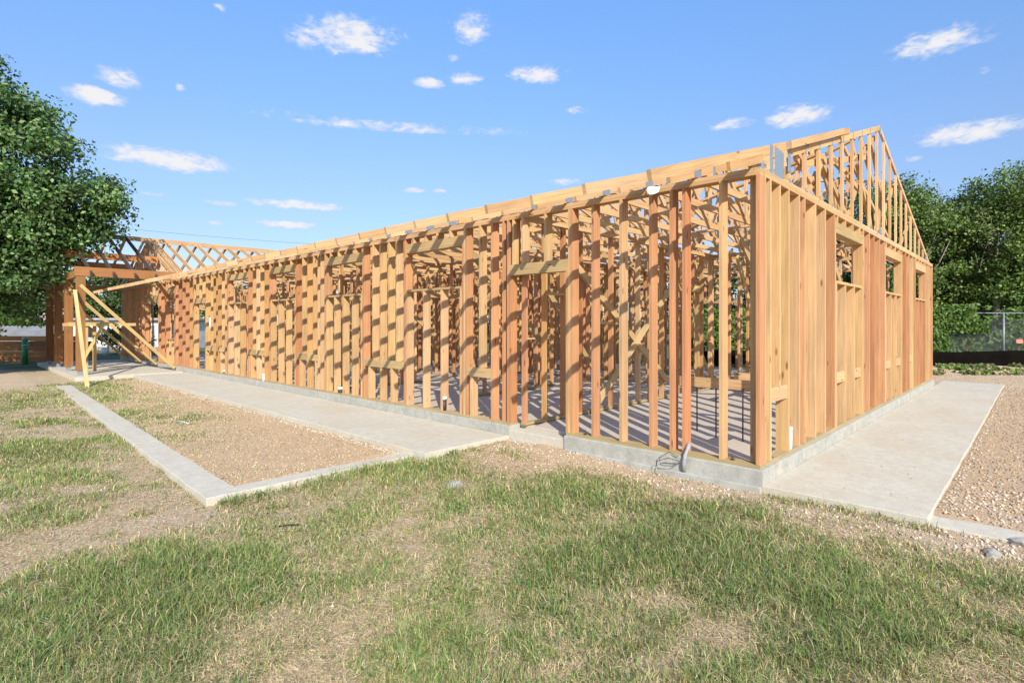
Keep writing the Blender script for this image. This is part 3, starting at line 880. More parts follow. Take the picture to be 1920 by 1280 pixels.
# sawhorse trestle and prop
TR = empty('trestle', (-1.9, 21.1, -.14))
tag(TR, 'light timber trestle standing on the porch slab between posts', 'trestle')
board(TR, 'rail', (-2.85, 21.0, 1.47), (-1.0, 21.0, 1.47), T, .10, (0, 1, 0), (.58, .43, .18))
board(TR, 'rail', (-2.95, 21.6, 1.47), (-1.25, 21.6, 1.47), T, .10, (0, 1, 0), (.54, .36, .15))
board(TR, 'leg', (-2.09, 21.55, -.138), (-2.09, 21.55, 1.42), .11, T, (1, 0, 0), (.55, .36, .14))
board(TR, 'leg', (-2.4, 21.06, -.138), (-2.4, 21.06, 1.42), .11, T, (1, 0, 0), (.55, .36, .14))
board(TR, 'leg_brace', (-2.62, 20.95, .02), (-1.95, 20.95, 1.44), .09, T, (1, 0, 0), (.60, .45, .18))
board(TR, 'shelf', (-2.85, 21.3, 1.535), (-1.35, 21.3, 1.535), .30, .03, (0, 1, 0), (.48, .33, .15))
pr = board(None, 'prop', (-3.02, 16.6, -.27), (-2.86, 19.80, 2.55), .09, T, (1, 0, 0), (.60, .45, .20))
tag(pr, 'slanted raw timber prop leaning from the lawn onto the nearest porch post', 'prop')

# ------------------------------------------------------------------ pipes and small site fittings
def tube(bm, pts, r, n=10, cap=True):
    pts = [Vector(p) for p in pts]
    rings = []
    for i, p in enumerate(pts):
        t = (pts[min(i + 1, len(pts) - 1)] - pts[max(i - 1, 0)]).normalized()
        s = t.orthogonal().normalized() if abs(t.z) < .9 else Vector((1, 0, 0))
        s = (s - t * s.dot(t)).normalized()
        u = t.cross(s)
        rr = r[i] if isinstance(r, (list, tuple)) else r
        rings.append([bm.verts.new(p + s * math.cos(6.2832 * k / n) * rr + u * math.sin(6.2832 * k / n) * rr) for k in range(n)])
    for a, b_ in zip(rings, rings[1:]):
        for k in range(n):
            bm.faces.new((a[k], a[(k + 1) % n], b_[(k + 1) % n], b_[k]))
    if cap:
        bm.faces.new(rings[0][::-1]); bm.faces.new(rings[-1])

def tube_obj(name, pts, r, mat, parent=None, n=10):
    bm = bmesh.new()
    tube(bm, pts, r, n)
    me = bpy.data.meshes.new(name)
    bm.to_mesh(me); bm.free()
    for p in me.polygons: p.use_smooth = len(p.vertices) == 4
    return link_mesh(name, me, mat, parent)

def stub(name, x, y, z0, z1, r, mat, capmat, label):
    o = empty(name, (x, y, z0))
    tag(o, label, 'pipe')
    a = tube_obj('pipe_body', [(x, y, z0), (x, y, z1 - .05)], r, mat, None, 14)
    a.parent = o; a.location = -Vector((x, y, z0))
    c = tube_obj('pipe_cap', [(x, y, z1 - .05), (x, y, z1 - .006), (x, y, z1)], [r * 1.16, r * 1.16, r * .95], capmat, None, 14)
    c.parent = o; c.location = -Vector((x, y, z0))
stub('waste_pipe', .985, .035, .038, .30, .043, PVC, PVC, 'plain white plastic pipe stub beside the gable corner')
stub('vent_pipe', 2.48, .06, .038, .26, .036, BLACKP, PVC, 'black pipe stub with white cap on the gable sill')
stub('vent_pipe', .06, 5.13, .0, .27, .042, BLACKP, PVC, 'tall black pipe stub with white cap below front window')
stub('vent_pipe', .05, 8.55, .0, .16, .05, BLACKP, PVC, 'short dark pipe stub with pale cap on front sill')
stub('vent_pipe', .03, 12.42, .0, .19, .05, PVC, PVC, 'short white pipe stub far along the front sill')
stub('vent_pipe', .05, 15.35, .0, .12, .04, BLACKP, PVC, 'smallest pipe stub near the far doorway of the front wall')
stub('vent_pipe', .02, 16.5, 1.35, 1.68, .035, PVC, PVC, 'white plastic pipe clipped halfway up a far front stud')
co = tube_obj('conduit', [(-.055, .80, -.16), (-.07, .79, -.06), (-.055, .78, .03), (-.02, .77, .10), (.02, .765, .15)], .022, GREYP, None, 12)
tag(co, 'bent grey conduit rising from the kerb at the front corner room', 'conduit')
cb = tube_obj('cable', [(-.075, .83, -.05), (-.12, .95, -.02), (-.15, 1.07, -.07), (-.16, 1.10, -.2), (-.13, 1.02, -.27)], .006, CABLE, None, 6)
tag(cb, 'loose black cable looping out of the grey conduit', 'cable')
cb = tube_obj('cable', [(-.075, .80, -.03), (-.13, .90, -.10), (-.12, 1.04, -.12), (-.08, 1.09, -.05), (-.05, .98, .03), (-.06, .86, .0)], .005, CABLE, None, 6)
tag(cb, 'thin black cable ring hanging beside the conduit', 'cable')
# rods and stub board in the corner room
PS = empty('plumbing_frame', (1.3, .85, 0))
tag(PS, 'timber cross board held on thin black threaded rods in the corner room', 'plumbing frame')
board(PS, 'cross_board', (1.30, .22, .70), (1.30, 1.55, .70), .04, .13, (1, 0, 0), 'pale')
board(PS, 'cross_board', (2.35, .16, .70), (2.35, 1.2, .70), .04, .13, (1, 0, 0), 'pale')
for x, y, m in ((1.30, 1.02, RUST), (1.27, .66, RUST), (1.9, .75, PVC), (1.55, 1.4, RUST)):
    rd = tube_obj('rod', [(x, y, -.01), (x, y, .66)], .009, m, None, 6)
    rd.parent = PS; rd.location = -WLOC[PS.name]
for i, (x, y, lab) in enumerate([(.05, .30, 'rusty anchor bolt on the front sill next to the corner'), (.05, 2.22, 'rusty anchor bolt on the front sill beside the door gap'),
                                 (.46, .05, 'rusty anchor bolt on the gable sill next to the corner')]):
    o = empty('anchor_bolt', (x, y, .038)); tag(o, lab, 'bolt', 'anchor bolts on the sill plates')
    for nm, z0, z1, r, n in (('rod', .038, .10, .007, 8), ('nut', .044, .056, .014, 6), ('washer', .0385, .044, .026, 12)):
        t = tube_obj(nm, [(x, y, z0), (x, y, z1)], r, RUST, None, n); t.parent = o; t.location = -Vector((x, y, .038))
def paper_tag():
    bm = bmesh.new()
    n = 8
    rows = []
    for i in range(n + 1):
        t = i / n
        y = 1.25 - .15 * t
        zc = 3.075 - .10 * math.sin(t * 2.4) ** .7 * (1 - .15 * t)
        rows.append([bm.verts.new((-.03 - .04 * math.sin(t * 3.1), y, 3.085 - .03 * t)), bm.verts.new((-.07 - .05 * math.sin(t * 3.1), y, zc - .02))])
    for a, b_ in zip(rows, rows[1:]):
        bm.faces.new((a[0], b_[0], b_[1], a[1]))
    me = bpy.data.meshes.new('paper_tag'); bm.to_mesh(me); bm.free()
    o = link_mesh('paper_tag', me, PAPER)
    so = o.modifiers.new('thick', 'SOLIDIFY'); so.thickness = .0015
    tag(o, 'curled white paper tag hanging from a truss over the front plate', 'tag')
paper_tag()

# ------------------------------------------------------------------ left background: green post, plank wall, sheds
GP = empty('marker_post', tuple(P(-21.15, 23.8, -.26)))
tag(GP, 'bright green plastic marker post standing on bare soil', 'marker post')
gx, gy, _ = WLOC[GP.name]
a = tube_obj('post_body', [(gx, gy, -.26), (gx, gy, .80)], .105, GREENP, None, 14); a.parent = GP; a.location = -WLOC[GP.name]
a = tube_obj('post_cap', [(gx, gy, .80), (gx, gy, .91), (gx, gy, .94)], [.112, .112, .08], plain_mat('pale_cap', (.42, .40, .34), .6), None, 14); a.parent = GP; a.location = -WLOC[GP.name]
a = tube_obj('post_band', [(gx, gy, .56), (gx, gy, .585)], .1075, PVC, None, 14); a.parent = GP; a.location = -WLOC[GP.name]
sg = empty('stake_sign', tuple(P(-22.8, 23.7, -.26)))
tag(sg, 'tiny white square sign on a thin stake by the plank wall', 'sign')
q = WLOC[sg.name]
board(sg, 'stake', (q.x, q.y, -.26), (q.x, q.y, .05), .025, .025, (1, 0, 0), (.1, .1, .1), mat=RUST)
board(sg, 'panel', (q.x, q.y, .02), (q.x, q.y, .16), .13, .012, (.69, -.72, 0), (.8, .8, .8), mat=PVC)

PLW = empty('plank_wall', tuple(P(-24, 25.2, -.26)))
tag(PLW, 'low retaining wall of stained timber planks at the left edge', 'plank wall')
for row in range(5):
    for cix in range(4):
        r0 = -31.2 + cix * 2.85 + (row % 2) * .5
        a, b_ = P(r0, 25.2 + row * .03, -.12 + row * .235), P(r0 + 2.83, 25.2 + row * .03, -.12 + row * .235)
        board(PLW, 'plank', a, b_, .07, .225, (.7214, .693, 0), random.choice([(.36, .16, .05), (.28, .12, .04), (.42, .21, .08), (.20, .09, .035)]))
SH = empty('metal_shed', tuple(P(-30, 33, -.26)))
tag(SH, 'low grey shed roofed in corrugated sheet behind the plank wall', 'shed')
def corrugated(r0, r1, d0, z0, d1, z1, n=70):
    vs, fs = [], []
    for i in range(n + 1):
        r = r0 + (r1 - r0) * i / n
        h = .05 * (1 if i % 2 else -1)
        vs += [P(r, d0, z0 + h), P(r, d1, z1 + h)]
    for i in range(n):
        fs.append((2 * i, 2 * i + 2, 2 * i + 3, 2 * i + 1))
    me = bpy.data.meshes.new('roof_sheet'); me.from_pydata([tuple(v) for v in vs], [], fs)
    o = link_mesh('roof_sheet', me, SHEET, SH, (0, 0, 0))
    o.modifiers.new('thick', 'SOLIDIFY').thickness = .02
corrugated(-37, -27.7, 31.6, .50, 34.6, 1.35)
def pbox(parent, name, r0, r1, d0, d1, z0, z1, mat):
    a = P((r0 + r1) / 2, (d0 + d1) / 2, z0); b_ = a.copy(); b_.z = z1
    return board(parent, name, a, b_, abs(r1 - r0), abs(d1 - d0), (.6926, -.721, 0), (1, 1, 1), mat=mat)
pbox(SH, 'wall', -37, -27.9, 31.9, 34.5, -.4, .44, SHEET)
pbox(SH, 'fascia', -37, -27.7, 31.5, 31.58, .40, .54, WHITEW)
WB = empty('white_building', tuple(P(-24, 36.5, -.26)))
tag(WB, 'long low white building seen behind the porch posts', 'building')
pbox(WB, 'wall', -29.4, -22.6, 36.5, 42, -.4, 1.75, WHITEW)
pbox(WB, 'roof', -29.6, -22.4, 36.2, 42.3, 1.752, 1.9, ROOFM)
pbox(WB, 'plinth', -29.42, -22.58, 36.45, 36.5, -.4, .0, ROOFM)
for r in (-28.7, -26.6):
    w_ = pbox(WB, 'window', r, r + .9, 36.44, 36.5, .55, 1.3, PVC)
    WLOC[w_.name] = P(0, 0)
    pbox(WB, 'window_pane', r + .06, r + .84, 36.42, 36.438, .62, 1.23, GLASS)
pbox(WB, 'door', -24.6, -23.8, 36.43, 36.498, -.1, 1.4, ROOFM)
BK = empty('bucket', tuple(P(-22.4, 30.2, -.24)))
tag(BK, 'white bucket standing on the ground behind the porch slab', 'bucket')
q = WLOC[BK.name]
a = tube_obj('bucket_body', [(q.x, q.y, -.24), (q.x, q.y, .18)], [.15, .19], PVC, None, 16); a.parent = BK; a.location = -q
a = tube_obj('bucket_rim', [(q.x, q.y, .15), (q.x, q.y, .19)], [.205, .205], PVC, None, 16); a.parent = BK; a.location = -q

# power cables
for i, (r0, d0, z0, r1, d1, z1, lab) in enumerate([(-60, 62, 14.2, 10, 78, 12.0, 'upper thin power cable crossing the sky at left'), (-60, 62, 12.9, 10, 78, 10.9, 'lower thin power cable just above the wing ridge')]):
    pts = []
    for k in range(25):
        t = k / 24
        p = P(r0 + (r1 - r0) * t, d0 + (d1 - d0) * t, z0 + (z1 - z0) * t - 1.4 * 4 * t * (1 - t))
        pts.append(tuple(p))
    tag(tube_obj('power_cable', pts, .018, CABLE, None, 5), lab, 'cable')

# ------------------------------------------------------------------ chain link fence, ivy, silt fence
FA, FB = Vector((14.6, 7.95, -.25)), Vector((29.5, -7.5, -.25))
FD = (FB - FA).normalized()
FN = Vector((FD.y, -FD.x, 0))
if FN.dot(CAM - FA) < 0: FN = -FN
FL = (FB - FA).length
CF = empty('chain_link_fence', tuple(FA))
tag(CF, 'galvanised chain link fence half covered in ivy', 'fence')
npost = int(FL / 2.9)
for i in range(npost + 1):
    p = FA + FD * (i * 2.9 + .9)
    t = tube_obj('fence_post', [(p.x, p.y, -.3), (p.x, p.y, 1.95)], .035, GALV, None, 8); t.parent = CF; t.location = -FA
t = tube_obj('top_rail', [tuple(FA + Vector((0, 0, 2.17))), tuple(FB + Vector((0, 0, 2.17)))], .025, GALV, None, 8); t.parent = CF; t.location = -FA
def link_mesh_wires():
    bm = bmesh.new()
    s, hgt, w = .11, 1.85, .0032
    n = int(FL / s)
    for sg_ in (1, -1):
        for i in range(-int(hgt / s), n):
            u0, u1 = i * s, i * s + hgt
            if sg_ < 0: u0, u1 = u1, u0
            pts = []
            for (u, z) in ((u0, .08), (u1, .08 + hgt)):
                pts.append((u, z))
            (ua, za), (ub, zb) = pts
            def clipu(u, z, u2, z2, lim):
                return lim, z + (z2 - z) * (lim - u) / (u2 - u)
            if max(ua, ub) < 0 or min(ua, ub) > FL: continue
            for lim, cmp in ((0, lambda a: a < 0), (FL, lambda a: a > FL)):
                if cmp(ua): ua, za = clipu(ua, za, ub, zb, lim)
                elif cmp(ub): ub, zb = clipu(ub, zb, ua, za, lim)
            a = FA + FD * ua + Vector((0, 0, za)); b_ = FA + FD * ub + Vector((0, 0, zb))
            off = FN * (.006 * sg_)
            d = (b_ - a).normalized(); sd = d.cross(FN).normalized() * w
            v = [bm.verts.new(a + off + sd), bm.verts.new(a + off - sd), bm.verts.new(a + off + FN * w), bm.verts.new(b_ + off + sd), bm.verts.new(b_ + off - sd), bm.verts.new(b_ + off + FN * w)]
            bm.faces.new((v[0], v[3], v[5], v[2])); bm.faces.new((v[2], v[5], v[4], v[1])); bm.faces.new((v[1], v[4], v[3], v[0]))
    me = bpy.data.meshes.new('wire_mesh'); bm.to_mesh(me); bm.free()
    o = link_mesh('wire_mesh', me, GALV); o.parent = CF; o.location = -FA
    o['kind'] = 'stuff'
link_mesh_wires()
sp_ = FA + FD * 13.1
sgn = board(None, 'fence_sign', sp_ + FN * .03 + Vector((0, 0, .98)), sp_ + FN * .03 + Vector((0, 0, 1.14)), .26, .012, tuple(FD), (.8, .8, .8), mat=plain_mat('red_white_sign', (.62, .22, .16), .5))
tag(sgn, 'tiny reddish sign plate tied on the chain link', 'sign')

def silt_fence():
    bm = bmesh.new()
    n = 80
    cols_ = []
    for i in range(n + 1):
        u = FL * i / n
        p = FA + FD * u + FN * (.75 + .05 * math.sin(u * 2.3) + .03 * math.sin(u * 5.1))
        top = .46 + .03 * math.sin(u * 1.1) + random.uniform(-.012, .012)
        row = []
        for k in range(5):
            f = k / 4
            row.append(bm.verts.new(p + FN * (.04 * math.sin(f * 3 + u * 3)) + Vector((0, 0, -.30 + (top + .30) * f + .25))))
        cols_.append(row)
    for a, b_ in zip(cols_, cols_[1:]):
        for k in range(4):
            bm.faces.new((a[k], b_[k], b_[k + 1], a[k + 1]))
    me = bpy.data.meshes.new('silt_fabric'); bm.to_mesh(me); bm.free()
    for p in me.polygons: p.use_smooth = True
    root = empty('silt_fence', tuple(FA + FN * .75))
    tag(root, 'low black silt fence stretched in front of the ivy', 'silt fence')
    o = link_mesh('silt_fabric', me, SILT, root, (0, 0, 0))
    o.modifiers.new('thick', 'SOLIDIFY').thickness = .012
    for i in range(int(FL / 2.0)):
        p = FA + FD * (i * 2.0 + .5) + FN * .66
        board(root, 'stake', (p.x, p.y, -.3), (p.x, p.y, .62), .035, .035, (1, 0, 0), (.2, .14, .08))
silt_fence()

# ------------------------------------------------------------------ foliage
def leaf_cloud(centers, normals, size, cols, seed, fold=.25, spread=.42):
    """one leaf (two triangles folded on the midrib) at each centre"""
    r = np.random.default_rng(seed)
    n = len(centers)
    d = r.normal(size=(n, 3)); d[:, 2] -= .35
    d /= np.linalg.norm(d, axis=1, keepdims=True)
    nn = normals + r.normal(size=(n, 3)) * spread
    nn -= d * np.sum(nn * d, 1, keepdims=True)
    nn /= np.linalg.norm(nn, axis=1, keepdims=True) + 1e-9
    s = np.cross(d, nn)
    L = (size * r.uniform(.7, 1.35, n))[:, None]
    W = L * .34
    v = np.empty((n, 4, 3))
    v[:, 0] = centers - d * L * .5
    v[:, 1] = centers + s * W + nn * W * fold
    v[:, 2] = centers + d * L * .5
    v[:, 3] = centers - s * W + nn * W * fold
    i = np.arange(n)[:, None] * 4
    f = np.stack([i + 0, i + 1, i + 2, i + 0, i + 2, i + 3], -1).reshape(-1)
    c = np.repeat(np.concatenate([cols, np.ones((n, 1))], 1), 4, axis=0)
    return v.reshape(-1, 3), f, c

def palette(n, seed, base, spread=.35, hi=None, hif=.25):
    r = np.random.default_rng(seed)
    b = np.array(base)[None] * (1 + r.normal(size=(n, 1)) * spread * .6).clip(.45, 1.9)
    b = b * (1 + r.normal(size=(n, 3)) * .10)
    if hi is not None:
        m = r.random(n) < hif
        b[m] = np.array(hi)[None] * r.uniform(.7, 1.25, (m.sum(), 1))
    return b.clip(.004, .6)

def crown_points(blobs, n, seed, clump=26, csig=.19, shell=.55):
    """leaf clumps through the volume of several ellipsoids, thinner inside and with gaps"""
    r = np.random.default_rng(seed)
    vol = np.array([b[3] * b[4] * b[5] for b in blobs]) ** .75
    vol /= vol.sum()
    nc = n // clump
    which = r.choice(len(blobs), nc, p=vol)
    B = np.array([b for b in blobs])[which]
    d = r.normal(size=(nc, 3)); d /= np.linalg.norm(d, axis=1, keepdims=True)
    rad = 1 - (1 - shell) * r.random(nc) ** 1.6
    rad = rad * (1 + r.normal(size=nc) * .07)
    cc = B[:, :3] + d * B[:, 3:6] * rad[:, None]
    sz = csig * r.uniform(.55, 1.5, nc)
    idx = np.repeat(np.arange(nc), clump)
    off = r.normal(size=(len(idx), 3)).clip(-1.7, 1.7) * sz[idx][:, None] * np.array([1.15, 1.15, .75])
    pts = cc[idx] + off
    nrm = off / sz[idx][:, None] * .45 + d[idx] * .55 + np.array([0, 0, .55])
    cl = r.uniform(.72, 1.25, nc)[idx]
    return pts, nrm, cl

def tree_mesh(name, blobs, n, seed, size, base, hi, hif, clump=26, csig=.19, shell=.55):
    pts, nrm, cl = crown_points(blobs, n, seed, clump, csig, shell)
    c = palette(len(pts), seed + 1, base, .35, hi, hif) * cl[:, None]
    v, f, cc = leaf_cloud(pts, nrm, size, c, seed + 2)
    nf = len(f) // 3
    return mesh_np(name, v, f, np.arange(nf) * 3, np.full(nf, 3), cc, LEAF)

def trunk_mesh(name, limbs, n=8):
    bm = bmesh.new()
    for pts, rads in limbs:
        tube(bm, pts, list(rads), n, True)
    me = bpy.data.meshes.new(name); bm.to_mesh(me); bm.free()
    for p in me.polygons: p.use_smooth = True
    me.materials.append(BARK)
    return me

def branchy(seed, h, r0, spread, nl=7):
    rr = random.Random(seed)
    limbs = [([(0, 0, -.3), (.05, .03, h * .2), (-.05, .06, h * .45), (.05, -.04, h * .72), (.02, .05, h * .92)], (r0 * 1.25, r0, r0 * .75, r0 * .4, r0 * .1))]
    for i in range(nl):
        a = i * 2.4 + rr.uniform(-.4, .4)
        z0 = h * rr.uniform(.30, .62)
        l = spread * rr.uniform(.55, 1.0)
        x, y = math.cos(a), math.sin(a)
        limbs.append(([(0, 0, z0), (x * l * .35, y * l * .35, z0 + h * .09), (x * l * .7, y * l * .7, z0 + h * rr.uniform(.12, .22)), (x * l, y * l, z0 + h * rr.uniform(.15, .32))], (r0 * .5, r0 * .36, r0 * .2, r0 * .05)))
        for k in range(3):
            b_ = a + rr.uniform(-1.1, 1.1)
            m = limbs[-1 - k][0][1 + (k % 2)]
            l2 = l * rr.uniform(.3, .6)
            limbs.append(([m, (m[0] + math.cos(b_) * l2 * .5, m[1] + math.sin(b_) * l2 * .5, m[2] + h * .06), (m[0] + math.cos(b_) * l2, m[1] + math.sin(b_) * l2, m[2] + h * rr.uniform(.06, .16))], (r0 * .2, r0 * .13, r0 * .03)))
    return limbs

def plant_tree(name, loc, crown, trunk, label, scale=1.0, rz=0.0, group=None, cat='tree', zs=1.0):
    o = empty(name, loc)
    o.scale = (scale, scale, scale * zs)
    o.rotation_euler = (0, 0, rz)
    tag(o, label, cat, group)
    c = bpy.data.objects.new('crown', crown); C.objects.link(c); c.parent = o
    if trunk:
        t = bpy.data.objects.new('trunk', trunk); C.objects.link(t); t.parent = o
    return o

# the big oak at the left edge
OAK = P(-18.4, 18.5, -.27)
def oak():
    rr = random.Random(5)
    # blobs in oak-local axes: right(r), ahead(d)
    def bl(r, d, z, a, b_, c):
        v = P(r, d) - P(0, 0)
        return (v.x, v.y, z - .31, a, b_, c)
    blobs = [bl(.3, .2, 4.8, 2.6, 2.6, 1.5), bl(2.3, .3, 5.35, 1.5, 1.5, .75), bl(3.3, .6, 5.4, .68, .8, .5), bl(1.5, -.1, 6.7, 1.5, 1.5, .75), bl(.9, .1, 7.7, 1.15, 1.2, .65), bl(-.1, .2, 8.75, .9, 1.0, .5), bl(-1.3, .2, 8.6, 1.2, 1.2, .7),
             bl(-.8, .2, 7.6, 1.7, 1.7, 1.1), bl(1.7, .2, 4.2, 1.45, 1.4, .6), bl(1.5, .1, 3.35, 1.15, 1.2, .55), bl(.6, -.3, 2.9, 1.4, 1.4, .6), bl(-.3, -.3, 2.2, 1.3, 1.3, .6), bl(-2.2, .2, 5.2, 2.2, 2.2, 2.2),
             bl(-.3, -1.2, 5.6, 1.9, 1.6, .9), bl(.4, -1.1, 4.0, 1.5, 1.2, .7), bl(2.6, .9, 4.5, .9, .9, .45), bl(-1.6, -.6, 3.0, 1.6, 1.5, .9), bl(-.9, -.3, 1.9, 1.5, 1.3, .7), bl(.5, -.2, 2.1, 1.1, 1.1, .45)]
    me = tree_mesh('oak_crown', blobs, 108000, 40, .112, (.058, .125, .026), (.19, .28, .10), .32, clump=105, csig=.205, shell=.30)
    tr = trunk_mesh('oak_trunk', branchy(9, 7.2, .30, 3.0, 9), 10)
    plant_tree('oak_tree', tuple(OAK), me, tr, 'large dense oak tree overhanging the porch at the left edge', 1.22)
oak()

def gen_crown(i, h, w, n, base, hi, size=.14, airy=.42, z0=.18):
    rr = random.Random(100 + i)
    blobs = []
    for k in range(15):
        z = h * rr.uniform(z0 + .04, .93)
        t = (z / h - .15) / .8
        rad = w * (.95 - .55 * abs(t - .45))
        a = rr.uniform(0, 6.28)
        off = rad * rr.uniform(.15, .75)
        s = w * rr.uniform(.26, .46)
        blobs.append((math.cos(a) * off, math.sin(a) * off, z, s * 1.15, s * 1.15, s * .72))
    return tree_mesh('crown_leaves', blobs, n, 200 + i * 7, size, base, hi, .30, clump=70, csig=.30, shell=airy)
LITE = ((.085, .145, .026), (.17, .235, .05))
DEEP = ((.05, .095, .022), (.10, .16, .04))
crowns = [gen_crown(0, 9.5, 3.6, 15000, *LITE, z0=.30), gen_crown(1, 9.5, 3.4, 14000, *LITE, z0=.20), gen_crown(2, 6.0, 3.0, 11000, *DEEP, size=.18, z0=.05), gen_crown(3, 9.5, 3.6, 22000, (.030, .058, .015), (.06, .10, .024)), gen_crown(4, 6.2, 3.2, 11000, (.06, .105, .02), (.12, .18, .04), size=.18, z0=.02)]  # fourth crown: shade of the deep gaps is put into its darkened leaf colour
trunks = [trunk_mesh('pale_trunk', branchy(20 + i, 9.0, .16, 2.8, 8), 7) for i in range(2)] + [trunk_mesh('dark_trunk', branchy(31, 5.5, .13, 2.2, 6), 6)]
PALEB = plain_mat('pale_bark', (.30, .26, .21), .9, noise=5)
for t in trunks[:2]:
    t.materials.clear(); t.materials.append(PALEB)
rt = [(1712, 28.5, 9.6, 0, .2, 'tall tree rising right behind the gable slope'), (1792, 29.5, 9.9, 1, 1.4, 'bright leafy tree in the middle of the right hand row'),
      (1868, 28.2, 10.0, 0, 2.6, 'feathery tree with pale crossing branches above the bare fence'), (1965, 27.0, 10.6, 1, 4.0, 'tall tree cut by the right edge of view'),
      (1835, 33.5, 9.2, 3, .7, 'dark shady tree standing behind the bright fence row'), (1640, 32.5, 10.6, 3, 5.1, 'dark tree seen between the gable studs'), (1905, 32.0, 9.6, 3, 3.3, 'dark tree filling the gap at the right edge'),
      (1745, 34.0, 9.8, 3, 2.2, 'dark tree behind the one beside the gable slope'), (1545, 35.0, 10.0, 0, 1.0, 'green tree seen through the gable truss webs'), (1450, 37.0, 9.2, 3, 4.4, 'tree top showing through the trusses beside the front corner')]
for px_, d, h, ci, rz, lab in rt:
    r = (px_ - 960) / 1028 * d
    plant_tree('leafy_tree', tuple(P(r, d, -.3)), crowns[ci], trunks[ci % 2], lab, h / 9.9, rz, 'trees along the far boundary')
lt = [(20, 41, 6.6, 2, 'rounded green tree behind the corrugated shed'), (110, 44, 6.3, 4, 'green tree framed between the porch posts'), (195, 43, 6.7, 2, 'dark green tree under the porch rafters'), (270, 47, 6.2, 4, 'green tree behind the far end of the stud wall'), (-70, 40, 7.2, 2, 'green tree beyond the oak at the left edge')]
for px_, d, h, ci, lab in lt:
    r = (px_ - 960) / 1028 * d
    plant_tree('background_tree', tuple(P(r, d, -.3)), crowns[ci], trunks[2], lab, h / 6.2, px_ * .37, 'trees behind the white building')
# far mass of trees behind the house, read through the studs as one dark band
def treeline():
    vs, fs, cs, off = [], [], [], 0
    rr = random.Random(77)
    for i, px_ in enumerate(range(330, 1430, 62)):
        d = 46 + rr.uniform(-2, 5) - max(0, px_ - 900) * .012
        h = 5.2 + max(0, px_ - 1000) * .006 + rr.uniform(-.6, .6)
        c = P((px_ - 960) / 1028 * d, d)
        blobs = []
        for k in range(8):
            blobs.append((c.x + rr.uniform(-2, 2), c.y + rr.uniform(-2, 2), rr.uniform(.3, h - .8), rr.uniform(1, 1.7), rr.uniform(1, 1.7), rr.uniform(.7, 1.1)))
        pts, nrm, cl = crown_points(blobs, 3600, 900 + i, 18, .3, .5)
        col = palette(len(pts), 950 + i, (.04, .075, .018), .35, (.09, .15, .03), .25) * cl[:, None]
        v, f, cc = leaf_cloud(pts, nrm, .24, col, 990 + i)
        vs.append(v); fs.append(f + off); cs.append(cc); off += len(v)
    f = np.concatenate(fs)
    nf = len(f) // 3
    me = mesh_np('treeline', np.concatenate(vs), f, np.arange(nf) * 3, np.full(nf, 3), np.concatenate(cs), LEAF)
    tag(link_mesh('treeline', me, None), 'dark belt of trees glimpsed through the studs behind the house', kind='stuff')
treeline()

# ivy on the fence
def ivy():
    r = np.random.default_rng(55)
    n = 30000
    u = r.random(n) * FL
    z = r.random(n) ** .8 * 2.4
    dens = vnoise(u, z, 1.3, 66) + .45 * vnoise(u, z, 4.0, 67)
    cover = np.where(u < 10.2, 1.0, np.where((u < 12.0) & (z > 1.25), .8, .52))
    topz = 2.2 + .25 * (vnoise(u, u * 0, 1.7, 68) - .3)
    keep = (dens * cover > .26) & (z < topz)
    u, z = u[keep], z[keep]
    k = len(u)
    bulge = np.where((u < 10.3) | ((u < 12.1) & (z > 1.25)), (.05 + .30 * vnoise(u, z, 1.6, 69)) * r.random(k), -.12 - .5 * r.random(k))
    pts = np.array(FA)[None] + np.array(FD)[None] * u[:, None] + np.array(FN)[None] * (bulge + .02)[:, None]
    pts[:, 2] = z - .1
    nrm = np.tile(np.array(FN)[None] * .8 + np.array([[0, 0, .5]]), (k, 1))
    col = palette(k, 5, (.075, .14, .024), .3, (.14, .22, .04), .3)
    v, f, c = leaf_cloud(pts, nrm, .15, col, 12)
    nf = len(f) // 3
    me = mesh_np('ivy', v, f, np.arange(nf) * 3, np.full(nf, 3), c, LEAF)
    o = link_mesh('ivy_hedge', me, None)
    tag(o, 'thick bright green ivy climbing over the chain link fence', 'ivy')
ivy()
def shrub(name, loc, w, h, n, seed, label, base=(.045, .10, .02)):
    blobs = [(random.uniform(-w, w) * .5, random.uniform(-w, w) * .5, h * random.uniform(.3, .75), w * .5, w * .5, h * .3) for _ in range(7)]
    me = tree_mesh('shrub_leaves', blobs, n, seed, .12, base, (.10, .19, .04), .3, 16, .16, .5)
    o = plant_tree(name, loc, me, trunk_mesh('shrub_stems', [([(0, 0, -.1), (.05, 0, h * .3), (.2, .1, h * .7)], (.03, .025, .008)), ([(0, 0, -.1), (-.1, .05, h * .35), (-.25, -.1, h * .75)], (.03, .02, .008))], 6), label, cat='shrub')
shrub('shrub', tuple(P(-22.3, 31.5, -.25)), 1.5, 1.7, 5000, 3, 'round green shrub next to the white bucket')

